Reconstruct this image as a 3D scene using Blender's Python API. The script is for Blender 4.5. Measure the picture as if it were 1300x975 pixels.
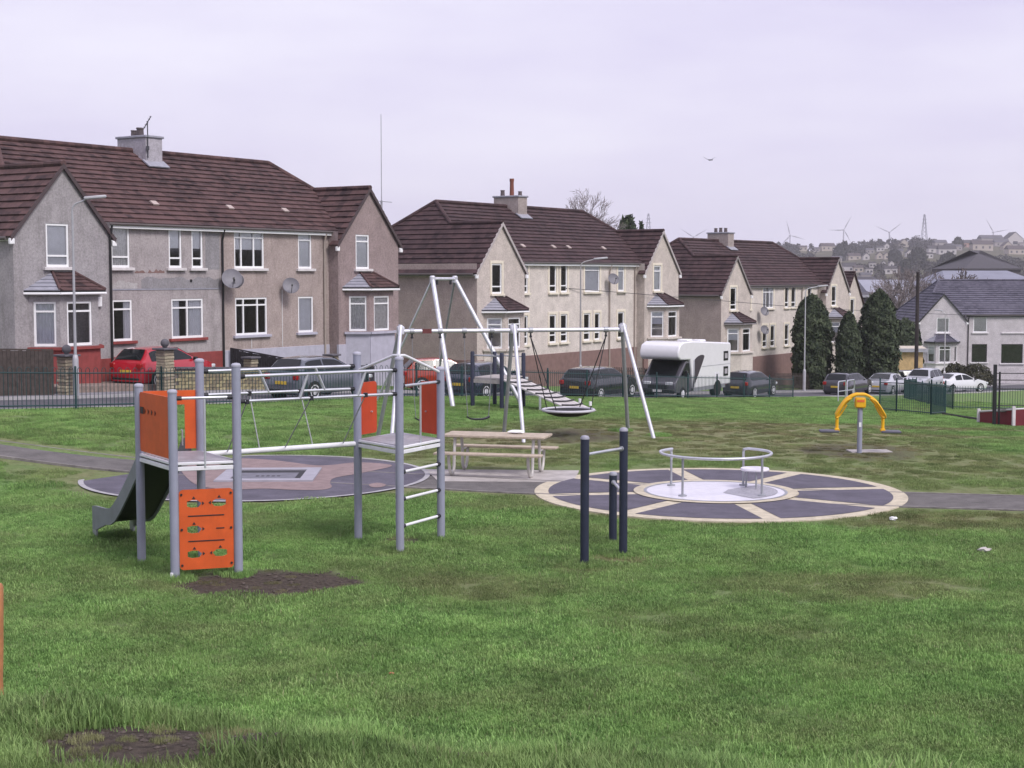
import bpy, bmesh, math, random
import numpy as np
from mathutils import Vector, Matrix
for o in list(bpy.data.objects): bpy.data.objects.remove(o)
SC = bpy.context.scene; COL = SC.collection
R = math.radians; PI = math.pi
rnd = random.Random(11)
EYE = 3.86                       # eye height above the play area
F = 1900.0; PIT = math.atan((487.5-350)/F); CP, SP = math.cos(PIT), math.sin(PIT)
# ------------------------------------------------------------------ camera, sky, sun, exposure
cam = bpy.data.cameras.new('camera'); co = bpy.data.objects.new('camera', cam); COL.objects.link(co)
co.location = (0, 0, EYE); co.rotation_euler = (PI/2-PIT, 0, 0)
cam.sensor_width = 36; cam.lens = 36*F/1300; cam.clip_start = .1; cam.clip_end = 30000
SC.camera = co
w = bpy.data.worlds.new('World'); SC.world = w; w.use_nodes = True
SUN_EL, SUN_AZ = R(46), R(138)   # azimuth measured from +Y towards +X
def build_world():
    nt = w.node_tree; nt.nodes.clear(); N = nt.nodes.new; L = nt.links.new
    sky = N('ShaderNodeTexSky'); sky.sky_type = 'NISHITA'; sky.sun_disc = False
    sky.sun_elevation = SUN_EL; sky.sun_rotation = SUN_AZ; sky.dust_density = 3; sky.air_density = 1.2
    tc = N('ShaderNodeTexCoord'); mp = N('ShaderNodeMapping'); mp.inputs['Scale'].default_value = (1.6, 1.6, 7)
    nz = N('ShaderNodeTexNoise'); nz.inputs['Scale'].default_value = 2.2; nz.inputs['Detail'].default_value = 6; nz.inputs['Roughness'].default_value = .5
    L(tc.outputs['Generated'], mp.inputs['Vector']); L(mp.outputs['Vector'], nz.inputs['Vector'])
    cr = N('ShaderNodeValToRGB'); cr.color_ramp.elements[0].position = .33; cr.color_ramp.elements[1].position = .68
    cr.color_ramp.elements[0].color = (7.9, 7.4, 10.0, 1); cr.color_ramp.elements[1].color = (9.9, 9.6, 11.3, 1)
    L(nz.outputs['Fac'], cr.inputs['Fac'])
    mx = N('ShaderNodeMix'); mx.data_type = 'RGBA'; mx.inputs['Factor'].default_value = .93
    L(sky.outputs['Color'], mx.inputs['A']); L(cr.outputs['Color'], mx.inputs['B'])
    bg = N('ShaderNodeBackground'); bg.inputs['Strength'].default_value = .05
    out = N('ShaderNodeOutputWorld'); L(mx.outputs['Result'], bg.inputs['Color']); L(bg.outputs['Background'], out.inputs['Surface'])
build_world()
sl = bpy.data.lights.new('sun', 'SUN'); sl.energy = 1.5; sl.angle = R(20); sl.color = (1, .96, .92)
so = bpy.data.objects.new('sun', sl); COL.objects.link(so)
sd = Vector((math.sin(SUN_AZ)*math.cos(SUN_EL), math.cos(SUN_AZ)*math.cos(SUN_EL), math.sin(SUN_EL)))
so.rotation_euler = sd.to_track_quat('Z', 'Y').to_euler(); so.location = (0, 0, 60)
SC.view_settings.view_transform = 'Standard'; SC.view_settings.look = 'None'
SC.view_settings.exposure = 1.0; SC.view_settings.gamma = 1; SC.view_settings.use_curve_mapping = False
SC.render.engine = 'CYCLES'; SC.render.resolution_x = 1024; SC.render.resolution_y = 768
SC.cycles.volume_bounces = 1; SC.cycles.transparent_max_bounces = 16

# ------------------------------------------------------------------ helpers
def ray(u, v):
    a = (u-650)/F; b = (487.5-v)/F
    return (a, CP+b*SP, -SP+b*CP)
def px(u, v, z=0.0):              # photograph pixel -> point on the level z
    r = ray(u, v); t = (z-EYE)/r[2]; return Vector((r[0]*t, r[1]*t, z))
def pd(u, v, d):                  # photograph pixel -> point at distance d along Y
    r = ray(u, v); t = d/r[1]; return Vector((r[0]*t, d, EYE+r[2]*t))
class MB:
    def __init__(s): s.v = []; s.f = []
    def add(s, vs, fs):
        o = len(s.v); s.v += [tuple(p) for p in vs]; s.f += [tuple(i+o for i in f) for f in fs]; return s
    def box(s, c, d, rz=0, M=None):
        x, y, z = d[0]/2, d[1]/2, d[2]/2
        vs = [Vector((a*x, b*y, e*z)) for e in (-1, 1) for b in (-1, 1) for a in (-1, 1)]
        if rz: vs = [Matrix.Rotation(rz, 3, 'Z') @ p for p in vs]
        if M: vs = [M @ p for p in vs]
        return s.add([p+Vector(c) for p in vs], [(0, 2, 3, 1), (4, 5, 7, 6), (0, 1, 5, 4), (2, 6, 7, 3), (0, 4, 6, 2), (1, 3, 7, 5)])
    def tube(s, p, q, r, n=10, r2=None):
        return s.path([p, q], r, n, r2=r2)
    def path(s, pts, r, n=10, r2=None, closed=False):
        pts = [Vector(p) for p in pts]; m = len(pts); o = len(s.v); up = None; rings = []
        for i, p in enumerate(pts):
            a = pts[(i-1) % m] if (closed or i > 0) else p; b = pts[(i+1) % m] if (closed or i < m-1) else p
            t = (b-a).normalized()
            if up is None: up = Vector((0, 0, 1)) if abs(t.z) < .95 else Vector((1, 0, 0))
            x = t.cross(up).normalized(); y = x.cross(t).normalized(); up = y
            rr = r if r2 is None else r+(r2-r)*i/(m-1)
            for k in range(n):
                an = 2*PI*k/n; s.v.append(tuple(p+x*(math.cos(an)*rr)+y*(math.sin(an)*rr)))
        for i in range(m if closed else m-1):
            a = o+i*n; b = o+((i+1) % m)*n
            for k in range(n): s.f.append((a+k, a+(k+1) % n, b+(k+1) % n, b+k))
        if not closed:
            s.f.append(tuple(o+k for k in range(n))[::-1]); s.f.append(tuple(o+(m-1)*n+k for k in range(n)))
        return s
    def lathe(s, prof, c=(0, 0, 0), n=16):
        o = len(s.v); m = len(prof)
        for r, z in prof:
            for k in range(n):
                a = 2*PI*k/n; s.v.append((c[0]+r*math.cos(a), c[1]+r*math.sin(a), c[2]+z))
        for i in range(m-1):
            for k in range(n):
                a = o+i*n; s.f.append((a+k, a+(k+1) % n, a+n+(k+1) % n, a+n+k))
        s.f.append(tuple(o+k for k in range(n))[::-1]); s.f.append(tuple(o+(m-1)*n+k for k in range(n)))
        return s
    def prism(s, pts, h, f=None):   # convex polygon of 3D points, extruded by vector h
        n = len(pts); h = Vector(h); a = [Vector(p) for p in pts]
        return s.add(a+[p+h for p in a], [tuple(range(n))[::-1], tuple(range(n, 2*n))]+[(i, (i+1) % n, n+(i+1) % n, n+i) for i in range(n)])
    def build(s, name, mat, parent=None, smooth=35, bevel=0, seg=1):
        me = bpy.data.meshes.new(name); me.from_pydata(s.v, [], s.f); me.update()
        return mk(name, me, mat, parent, smooth, bevel, seg)
def mk(name, me, mat, parent=None, smooth=35, bevel=0, seg=1):
    if not isinstance(mat, (list, tuple)): mat = [mat]
    for m in mat: me.materials.append(m)
    if smooth and len(me.polygons):
        me.polygons.foreach_set('use_smooth', [True]*len(me.polygons)); me.set_sharp_from_angle(angle=R(smooth))
    o = bpy.data.objects.new(name, me); COL.objects.link(o)
    if parent: o.parent = parent
    if bevel:
        b = o.modifiers.new('bevel', 'BEVEL'); b.width = bevel; b.segments = seg; b.limit_method = 'ANGLE'; b.angle_limit = R(40)
    return o
def smooth_path(pts, k=4):
    q = [Vector(p) for p in pts]; out = []
    for i in range(len(q)-1):
        p0, p1, p2, p3 = q[max(i-1, 0)], q[i], q[i+1], q[min(i+2, len(q)-1)]
        for j in range(k):
            t = j/k; out.append(.5*((2*p1)+(p2-p0)*t+(2*p0-5*p1+4*p2-p3)*t*t+(3*p1-p0-3*p2+p3)*t**3))
    return out+[q[-1]]
def tag(o, label, cat, group=None, kind=None):
    if label: o['label'] = label
    if cat: o['category'] = cat
    if group: o['group'] = group
    if kind: o['kind'] = kind
    return o
def thing(name, label, cat, loc=(0, 0, 0), rz=0, group=None):
    o = bpy.data.objects.new(name, None); COL.objects.link(o); o.location = loc; o.rotation_euler = (0, 0, rz); o.empty_display_size = .2
    return tag(o, label, cat, group)
def part(name, me, parent, M=None):
    o = bpy.data.objects.new(name, me); COL.objects.link(o); o.parent = parent
    if M is not None: o.matrix_local = M
    return o
# ------------------------------------------------------------------ materials
MATS = {}
def mat(name, col, rough=.75, metal=0, var=.12, scale=4, bump=0, bscale=60, spec=.4, col2=None, dirt=0, coat=0):
    if name in MATS: return MATS[name]
    m = bpy.data.materials.new(name); m.use_nodes = True; nt = m.node_tree; N = nt.nodes.new; L = nt.links.new
    b = nt.nodes['Principled BSDF']; b.inputs['Roughness'].default_value = rough; b.inputs['Metallic'].default_value = metal
    b.inputs['Specular IOR Level'].default_value = spec; b.inputs['Coat Weight'].default_value = coat
    tc = N('ShaderNodeTexCoord'); oi = N('ShaderNodeObjectInfo'); ad = N('ShaderNodeVectorMath'); ad.operation = 'MULTIPLY_ADD'
    cx = N('ShaderNodeCombineXYZ'); L(oi.outputs['Random'], cx.inputs[0]); L(oi.outputs['Random'], cx.inputs[1])
    L(cx.outputs[0], ad.inputs[0]); ad.inputs[1].default_value = (37, 53, 0); L(tc.outputs['Object'], ad.inputs[2])
    nz = N('ShaderNodeTexNoise'); nz.inputs['Scale'].default_value = scale; nz.inputs['Detail'].default_value = 5; nz.inputs['Roughness'].default_value = .65
    L(ad.outputs[0], nz.inputs['Vector'])
    c2 = col2 or tuple(c*(1+var) for c in col); c1 = tuple(c*(1-var) for c in col) if not col2 else col
    cr = N('ShaderNodeValToRGB'); cr.color_ramp.elements[0].position = .32; cr.color_ramp.elements[1].position = .68
    cr.color_ramp.elements[0].color = (*c1, 1); cr.color_ramp.elements[1].color = (*c2, 1); L(nz.outputs['Fac'], cr.inputs['Fac'])
    last = cr.outputs['Color']
    if dirt:
        n2 = N('ShaderNodeTexNoise'); n2.inputs['Scale'].default_value = scale*.45; n2.inputs['Detail'].default_value = 8; n2.inputs['Roughness'].default_value = .75
        mp = N('ShaderNodeMapping'); mp.inputs['Scale'].default_value = (2.2, 2.2, .5); L(ad.outputs[0], mp.inputs['Vector']); L(mp.outputs[0], n2.inputs['Vector'])
        r2 = N('ShaderNodeValToRGB'); r2.color_ramp.elements[0].position = .5; r2.color_ramp.elements[1].position = .75
        r2.color_ramp.elements[0].color = (0, 0, 0, 1); r2.color_ramp.elements[1].color = (dirt, dirt, dirt, 1); L(n2.outputs['Fac'], r2.inputs['Fac'])
        mx = N('ShaderNodeMix'); mx.data_type = 'RGBA'; L(r2.outputs['Color'], mx.inputs['Factor']); L(last, mx.inputs['A'])
        mx.inputs['B'].default_value = (col[0]*.35, col[1]*.34, col[2]*.33, 1); last = mx.outputs['Result']
    L(last, b.inputs['Base Color'])
    if bump:
        nb = N('ShaderNodeTexNoise'); nb.inputs['Scale'].default_value = bscale; nb.inputs['Detail'].default_value = 3; L(ad.outputs[0], nb.inputs['Vector'])
        bp = N('ShaderNodeBump'); bp.inputs['Strength'].default_value = bump; bp.inputs['Distance'].default_value = .02
        L(nb.outputs['Fac'], bp.inputs['Height']); L(bp.outputs[0], b.inputs['Normal'])
    MATS[name] = m; return m
def glass_mat(name, tint=(.95, .96, .97), refl=.12):
    m = bpy.data.materials.new(name); m.use_nodes = True; nt = m.node_tree; nt.nodes.clear(); N = nt.nodes.new; L = nt.links.new
    t = N('ShaderNodeBsdfTransparent'); t.inputs[0].default_value = (*tint, 1); g = N('ShaderNodeBsdfGlossy'); g.inputs['Roughness'].default_value = .03
    fr = N('ShaderNodeFresnel'); fr.inputs[0].default_value = 1.5; mx = N('ShaderNodeMixShader'); o = N('ShaderNodeOutputMaterial')
    ml = N('ShaderNodeMath'); ml.operation = 'MULTIPLY_ADD'; ml.inputs[1].default_value = 1.2; ml.inputs[2].default_value = refl*.3; L(fr.outputs[0], ml.inputs[0])
    L(ml.outputs[0], mx.inputs[0]); L(t.outputs[0], mx.inputs[1]); L(g.outputs[0], mx.inputs[2]); L(mx.outputs[0], o.inputs['Surface']); return m
GLASS = glass_mat('window_glass')
CARGLASS = mat('car_glass', (.012, .014, .016), .06, spec=.32, var=.05)
POSTGREY = mat('grey_post_paint', (.27, .28, .36), .45, var=.06, dirt=.25)
GALV = mat('galvanised_steel', (.62, .63, .68), .38, metal=.75, var=.1, scale=9)
GALVD = mat('dull_steel', (.34, .35, .38), .5, metal=.5, var=.12)
WHITEMET = mat('white_enamel_tube', (.72, .72, .76), .4, var=.06, dirt=.2)
ORANGE = mat('orange_panel', (.57, .094, .02), .5, var=.12, scale=3, dirt=.3)
BLACKP = mat('black_plastic', (.014, .014, .016), .5)
DARKPOST = mat('dark_navy_post', (.022, .026, .05), .45, var=.15)
YELLOW = mat('yellow_paint', (.74, .4, .014), .4, var=.08)
UPVC = mat('white_upvc', (.78, .78, .8), .35, var=.04)
GREENFENCE = mat('dark_green_rail', (.014, .045, .05), .5, var=.2)
TIMBER = mat('pale_table_wood', (.42, .35, .28), .75, var=.2, scale=7, bump=.3, bscale=30)
OLDTIMBER = mat('weathered_fence_wood', (.058, .046, .042), .9, var=.35, scale=6, bump=.5, bscale=25)
RUBBER = mat('grey_rubber', (.115, .106, .14), .95, var=.22, scale=1.6, bump=.7, bscale=120, dirt=.3)
CREAM = mat('cream_rubber', (.55, .49, .38), .95, var=.16, scale=5, bump=.6, bscale=120, dirt=.45)
PINK = mat('pink_rubber', (.25, .185, .185), .95, var=.16, scale=4, bump=.4, bscale=150)
TARMAC = mat('park_path_tarmac', (.13, .12, .118), .9, var=.25, scale=3, bump=.6, bscale=110, dirt=.3)
ROADM = mat('road_asphalt', (.085, .082, .095), .85, var=.25, scale=.6, bump=.4, bscale=80)
PAVEM = mat('pavement_slab', (.2, .19, .21), .9, var=.2, scale=1.2, bump=.3)
CONC = mat('concrete', (.42, .39, .38), .8, var=.22, scale=2.2, bump=.3, bscale=70, dirt=.5)
KERBM = mat('kerb_stone', (.33, .32, .33), .9, var=.15)
TILE = mat('brown_roof_tile', (.058, .031, .034), .85, var=.4, scale=2.2, bump=.8, bscale=12, col2=(.125, .072, .073))
TILEG = mat('slate_grey_roof_tile', (.085, .08, .105), .8, var=.25, scale=2.5, bump=.6, bscale=12)
LEAD = mat('lead_flashing', (.28, .28, .33), .6, var=.15)
BLIND = mat('window_blind', (.85, .85, .9), .8, var=.06)
CURT = mat('net_curtain', (.78, .76, .76), .9, var=.15, scale=8)

# ------------------------------------------------------------------ terrain
OX, OY = -17.52, 51.67; TH = .98; EX, EYD = math.cos(TH), math.sin(TH); NX, NY = EYD, -EX   # street frame: s along the row of houses, t towards the park
def st(s, t): return (OX+EX*s+NX*t, OY+EYD*s+NY*t)
ZS = [(-60, 2.6), (-10, .53), (-6.6, .33), (-.9, .04), (6.9, -.27), (15.5, -.84), (26.4, -1.64), (40, -2.52), (60, -3.7), (80, -4.8), (110, -6.2), (170, -8)]
def zs(s): return np.interp(s, [a for a, b in ZS], [b for a, b in ZS])
def sm(x): x = np.clip(x, 0, 1); return x*x*(3-2*x)
DISC = px(914, 629); DISC.y = 26.5; DISC.x = 3.68; DR = 3.3
OVAL = Vector((-4.9, 28.6, 0)); OR = 3.32
PATH1 = [(-26, 33.4), (-16, 31.3), (-10.6, 30.5), (-7.6, 29.9), (-4.9, 29.1), (-2.2, 28.1), (0.2, 27.2), (2, 26.7), (3.7, 26.3), (6, 25.75), (9, 25.15), (12, 24.6), (18, 23.4)]
def lump(x, y):
    return .5*np.sin(1.7*x+.6*np.sin(1.1*y))*np.cos(1.3*y+.7*np.sin(.9*x))+.3*np.sin(4.1*x+1.2*np.sin(2.7*y)+1)*np.cos(3.7*y+np.sin(3.1*x))+.2*np.sin(9.3*x+2*np.sin(5.7*y))*np.cos(8.1*y+2*np.sin(6.1*x))
def paved(x, y):
    m = np.minimum(np.hypot(x-DISC.x, y-DISC.y)-DR, np.hypot(x-OVAL.x, y-OVAL.y)-OR)
    for a, b in zip(PATH1[:-1], PATH1[1:]):
        ax, ay, bx, by = *a, *b; L2 = (bx-ax)**2+(by-ay)**2
        h = np.clip(((x-ax)*(bx-ax)+(y-ay)*(by-ay))/L2, 0, 1)
        m = np.minimum(m, np.hypot(x-ax-h*(bx-ax), y-ay-h*(by-ay))-1.0)
    return m
def zground(x, y):
    x = np.asarray(x, float); y = np.asarray(y, float)
    s = (x-OX)*EX+(y-OY)*EYD; t = (x-OX)*NX+(y-OY)*NY
    f = zs(s); fl = np.where(s < -1, 0.04, f)-.0
    fl = np.where(s < -1, 0.0*s, fl-.04*np.clip((2-s)/3, 0, 1))
    a = sm((t-13)/9)
    z = f*(1-a)+fl*a
    z = z-.17*sm((12-t)/2.0)                    # verge falls to the road
    z = z+.25*sm((3.5-t)/2.5)                   # gardens a little above the road
    z = z+lump(x, y)*.022*sm(paved(x, y)/1.0)*sm((t-10)/2)
    # bank the photographer stands on
    yc = 5.75-.27*x; q = y-yc
    zb = 2.03-.46*np.log1p(np.exp(np.clip(q*5, -40, 40)))/5 + lump(x*1.4, y*1.4)*.03
    k = 6.0
    zb2 = np.log(np.exp(k*np.clip(zb, -9, 9))+np.exp(k*np.clip(z, -9, 9)))/k
    z = np.where(q < 14, np.where(zb > z-1.2, zb2, z), z)
    # valley and the far hill
    d = np.hypot(x, y); u = x/np.maximum(y, 1)
    far = np.interp(d, [0, 130, 200, 350, 520, 700, 1000, 1500, 1900, 3000, 12000], [-6.5, -6.5, -9, -17, -19, -10, 6, 31, 32, 22, 0])
    far = far+sm((d-700)/600)*(2.5*np.sin(u*23+1)+1.5*np.sin(u*51))
    b = sm((d-135)/70)
    b = np.where(y < 0, 0*b, b)
    return z*(1-b)+far*b
def zg(x, y): return float(zground(x, y))

# worn and muddy spots: x, y, rx, ry, strength, kind
SPOTS = []
def spot(u, v, ru, rv, stg, kind, z=0):
    p = px(u, v, z); sc = math.hypot(p.x, p.y)/F; fy = (p.y*p.y)/(F*(EYE-z)); SPOTS.append((p.x, p.y, ru*sc, rv*fy, stg, kind))
spot(340, 741, 118, 17, 2.2, 'mud'); spot(215, 936, 165, 46, 2.3, 'mud', 2.03); spot(560, 932, 80, 34, 1.9, 'mud', 2.0); spot(510, 685, 45, 6, .9, 'mud')
spot(1090, 573, 75, 12, .7, 'mud'); spot(1060, 565, 190, 18, .8, 'worn'); spot(1000, 548, 380, 6, .9, 'worn'); spot(640, 560, 110, 14, 1.0, 'worn')
spot(725, 553, 75, 9, .75, 'mud'); spot(605, 549, 40, 6, .6, 'mud'); spot(900, 552, 330, 34, .8, 'worn'); spot(620, 575, 200, 24, .7, 'worn'); spot(1050, 532, 330, 5, .9, 'worn'); spot(1150, 590, 260, 30, .6, 'worn'); spot(790, 712, 60, 9, .8, 'worn'); spot(742, 722, 45, 9, .6, 'worn')
spot(1250, 662, 220, 14, .8, 'worn'); spot(1080, 745, 190, 22, .6, 'worn'); spot(620, 612, 100, 10, 1, 'worn'); spot(640, 640, 90, 12, .5, 'worn'); spot(600, 745, 120, 20, .5, 'worn')
spot(450, 590, 120, 8, .6, 'worn'); spot(1100, 610, 200, 14, .45, 'worn'); spot(90, 605, 90, 12, .5, 'worn'); spot(300, 740, 160, 20, .5, 'worn'); spot(850, 600, 330, 30, .35, 'worn'); spot(1170, 620, 160, 10, .5, 'worn')
def wear(x, y, kind):
    v = np.zeros_like(np.asarray(x, float)); nz = .85+.28*lump(x*2.3+3, y*2.3)+.3*lump(x*6, y*6)
    for sx, sy, rx, ry, g, k in SPOTS:
        if k == kind: v = np.maximum(v, g*sm((1.3-((x-sx)/rx)**2-((y-sy)/ry)**2)/(1.1 if kind == 'worn' else .7))*nz)
    if kind == 'worn':
        p = paved(x, y); v = np.maximum(v, .75*np.clip(1-np.abs(p)/.5, 0, 1)*nz)
    return np.clip(v, 0, 1)
def grass_colour(nt, blade=False):
    N = nt.nodes.new; L = nt.links.new; geo = N('ShaderNodeNewGeometry')
    def noise(sc, det, ro=.6):
        n = N('ShaderNodeTexNoise'); n.inputs['Scale'].default_value = sc; n.inputs['Detail'].default_value = det; n.inputs['Roughness'].default_value = ro; L(geo.outputs['Position'], n.inputs['Vector']); return n.outputs['Fac']
    def ramp(f, a, b, ca, cb):
        r = N('ShaderNodeValToRGB'); r.color_ramp.elements[0].position = a; r.color_ramp.elements[1].position = b; r.color_ramp.elements[0].color = (*ca, 1); r.color_ramp.elements[1].color = (*cb, 1); L(f, r.inputs['Fac']); return r.outputs['Color']
    def mix(f, a, b):
        m = N('ShaderNodeMix'); m.data_type = 'RGBA'; L(f, m.inputs['Factor']); L(a, m.inputs['A']); L(b, m.inputs['B']); return m.outputs['Result']
    k = 2.75 if blade else 1.6
    g1 = ramp(noise(2.6, 6, .7), .3, .7, (.058*k, .114*k, .03*k), (.13*k, .204*k, .068*k))
    g2 = ramp(noise(9, 4, .7), .35, .7, (.02*k, .05*k, .014*k), (.145*k, .225*k, .08*k))  # dark end of the fine noise paints shade among the clumps
    g = mix(ramp(noise(1.1, 3), .4, .6, (.25,)*3, (.65,)*3), g1, g2)
    olive = ramp(noise(5, 5, .7), .3, .7, (.13, .125, .06), (.3, .275, .16))
    f = ramp(noise(.35, 8, .75), .42, .74, (0,)*3, (.7,)*3)
    g = mix(f, g, olive)
    if blade:
        wi = N('ShaderNodeAttribute'); wi.attribute_type = 'INSTANCER'; wi.attribute_name = 'wornp'; g = mix(wi.outputs['Fac'], g, olive)
        dry = N('ShaderNodeRGB'); dry.outputs[0].default_value = (.3, .29, .17, 1)
        g = mix(ramp(geo.outputs['Random Per Island'], .9, .99, (0,)*3, (.75,)*3), g, dry.outputs[0])
        oi = N('ShaderNodeObjectInfo'); mm = N('ShaderNodeMix'); mm.data_type = 'RGBA'; mm.blend_type = 'MULTIPLY'; mm.inputs['Factor'].default_value = 1; L(g, mm.inputs['A']); L(ramp(oi.outputs['Random'], 0, 1, (.55, .6, .54), (1.25, 1.22, 1.2)), mm.inputs['B']); g = mm.outputs['Result']  # random tint per clump also paints clump shade into the blades
    return N, L, geo, noise, ramp, mix, g, olive
def ground_material():
    m = bpy.data.materials.new('lawn_ground'); m.use_nodes = True; nt = m.node_tree; b = nt.nodes['Principled BSDF']
    N, L, geo, noise, ramp, mix, g, olive = grass_colour(nt)
    wa = N('ShaderNodeAttribute'); wa.attribute_name = 'worn'; ma = N('ShaderNodeAttribute'); ma.attribute_name = 'mud'; fa = N('ShaderNodeAttribute'); fa.attribute_name = 'far'
    g = mix(wa.outputs['Fac'], g, olive)
    mud = ramp(noise(14, 6, .75), .3, .7, (.03, .024, .02), (.135, .108, .088)); g = mix(ma.outputs['Fac'], g, mud)
    farc = ramp(noise(.02, 6, .7), .35, .65, (.05, .05, .035), (.11, .1, .06)); g = mix(fa.outputs['Fac'], g, farc)
    L(g, b.inputs['Base Color']); b.inputs['Roughness'].default_value = .95; b.inputs['Specular IOR Level'].default_value = .15
    bp = N('ShaderNodeBump'); bp.inputs['Strength'].default_value = .9; bp.inputs['Distance'].default_value = .06; L(noise(16, 6, .75), bp.inputs['Height']); L(bp.outputs[0], b.inputs['Normal'])
    return m
def ground():
    an = np.concatenate([np.arange(-180, -40, 4), np.arange(-40, -21.5, .8), np.arange(-21.5, 21.5, .14), np.arange(21.5, 40, .8), np.arange(40, 180, 4)])*PI/180
    rr = [.6]
    while rr[-1] < 11000: rr.append(rr[-1]*(1.013 if rr[-1] < 62 else 1.03 if rr[-1] < 1900 else 1.12))
    rr = np.array(rr); A, Q = np.meshgrid(an, rr); X = np.sin(A)*Q; Y = np.cos(A)*Q; Z = zground(X, Y)
    n, m = X.shape; V = np.stack([X, Y, Z], -1).reshape(-1, 3)
    i = np.arange(n-1)[:, None]; j = np.arange(m)[None, :]; j2 = (j+1) % m
    Fq = np.stack([i*m+j, i*m+j2, (i+1)*m+j2, (i+1)*m+j], -1).reshape(-1, 4)[:, ::-1]
    me = bpy.data.meshes.new('ground'); me.from_pydata(V.tolist(), [], Fq.tolist()); me.update()
    x, y = V[:, 0], V[:, 1]
    for nm, val in (('worn', wear(x, y, 'worn')), ('mud', wear(x, y, 'mud')), ('far', sm((np.hypot(x, y)-130)/60))):
        at = me.attributes.new(nm, 'FLOAT', 'POINT'); at.data.foreach_set('value', np.ascontiguousarray(val, dtype=np.float32))
    o = mk('ground', me, ground_material(), smooth=0); me.polygons.foreach_set('use_smooth', [True]*len(me.polygons)); o['kind'] = 'structure'; return o
ground()
def strip(name, mt, s0, s1, t0, t1, dz, h=0, parent=None, ds=1.0):   # sheet along the street
    mb = MB(); n = max(2, int((s1-s0)/ds)+1); P = []
    for i in range(n):
        s = s0+(s1-s0)*i/(n-1); z = float(zs(s))-.17+dz
        a, b = st(s, t0), st(s, t1); P.append([(a[0], a[1], z), (b[0], b[1], z), (a[0], a[1], z-.25), (b[0], b[1], z-.25)])
    for i in range(n-1):
        A, B = P[i], P[i+1]; mb.add(A+B, [(0, 4, 5, 1), (1, 5, 7, 3), (0, 2, 6, 4)])
    mb.add(P[0]+P[-1], [(0, 1, 3, 2), (4, 6, 7, 5)])
    o = mb.build(name, mt, parent, smooth=0); o['kind'] = 'structure'; return o
strip('road', ROADM, -60, 140, 4.9, 9.9, .03)
strip('kerb', KERBM, -60, 140, 4.72, 4.88, .12); strip('kerb', KERBM, -60, 140, 9.92, 10.05, .1)
strip('pavement', PAVEM, -60, 140, 3.2, 4.7, .11)
strip('driveway', mat('driveway_paving', (.22, .17, .15), .9, var=.3, scale=5), -7, 5.2, 0.2, 3.18, .32)
def ribbon(name, pts, wdt, mt, dz, edge=None):
    q = [Vector((*p, 0)) for p in pts]; out = []
    for i in range(len(q)-1):       # Catmull-Rom
        p0, p1, p2, p3 = q[max(i-1, 0)], q[i], q[i+1], q[min(i+2, len(q)-1)]
        for k in range(10):
            t = k/10; out.append(.5*((2*p1)+(p2-p0)*t+(2*p0-5*p1+4*p2-p3)*t*t+(3*p1-p0-3*p2+p3)*t**3))
    out.append(q[-1]); mb = MB(); eL = MB()
    for lo, hi, B in [(-wdt/2, wdt/2, mb)]+([(-wdt/2-.07, -wdt/2, eL), (wdt/2, wdt/2+.07, eL)] if edge else []):
        L = []
        for i, p in enumerate(out):
            d = (out[min(i+1, len(out)-1)]-out[max(i-1, 0)]).normalized(); nn = Vector((-d.y, d.x, 0))
            jw = (.05*math.sin(i*1.3)+.04*math.sin(i*.47)) if B is mb else 0
            a, b = p+nn*(lo-jw), p+nn*(hi+jw); zc = zg(p.x, p.y)
            e = .012 if B is eL else 0
            L.append([(a.x, a.y, zc+dz+e), (b.x, b.y, zc+dz+e), (a.x, a.y, zc-.1), (b.x, b.y, zc-.1)])
        for A, C in zip(L[:-1], L[1:]): B.add(A+C, [(0, 1, 5, 4), (0, 4, 6, 2), (1, 3, 7, 5)])
    o = mb.build(name, mt, None, smooth=0); o['kind'] = 'structure'
    if edge: eL.build('edging', edge, o, smooth=0)
    return o
ribbon('path', PATH1, 1.6, TARMAC, .012, mat('path_edging', (.19, .175, .17), .9, var=.4, dirt=.4))
# slab below the picnic table
mb = MB(); sp = [px(540, 597), px(735, 598.5), px(728, 613), px(556, 612)]
mb.prism([(p.x, p.y, -.1) for p in sp], (0, 0, .122)); o = mb.build('slab', CONC, None, 0); o['kind'] = 'structure'
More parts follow.
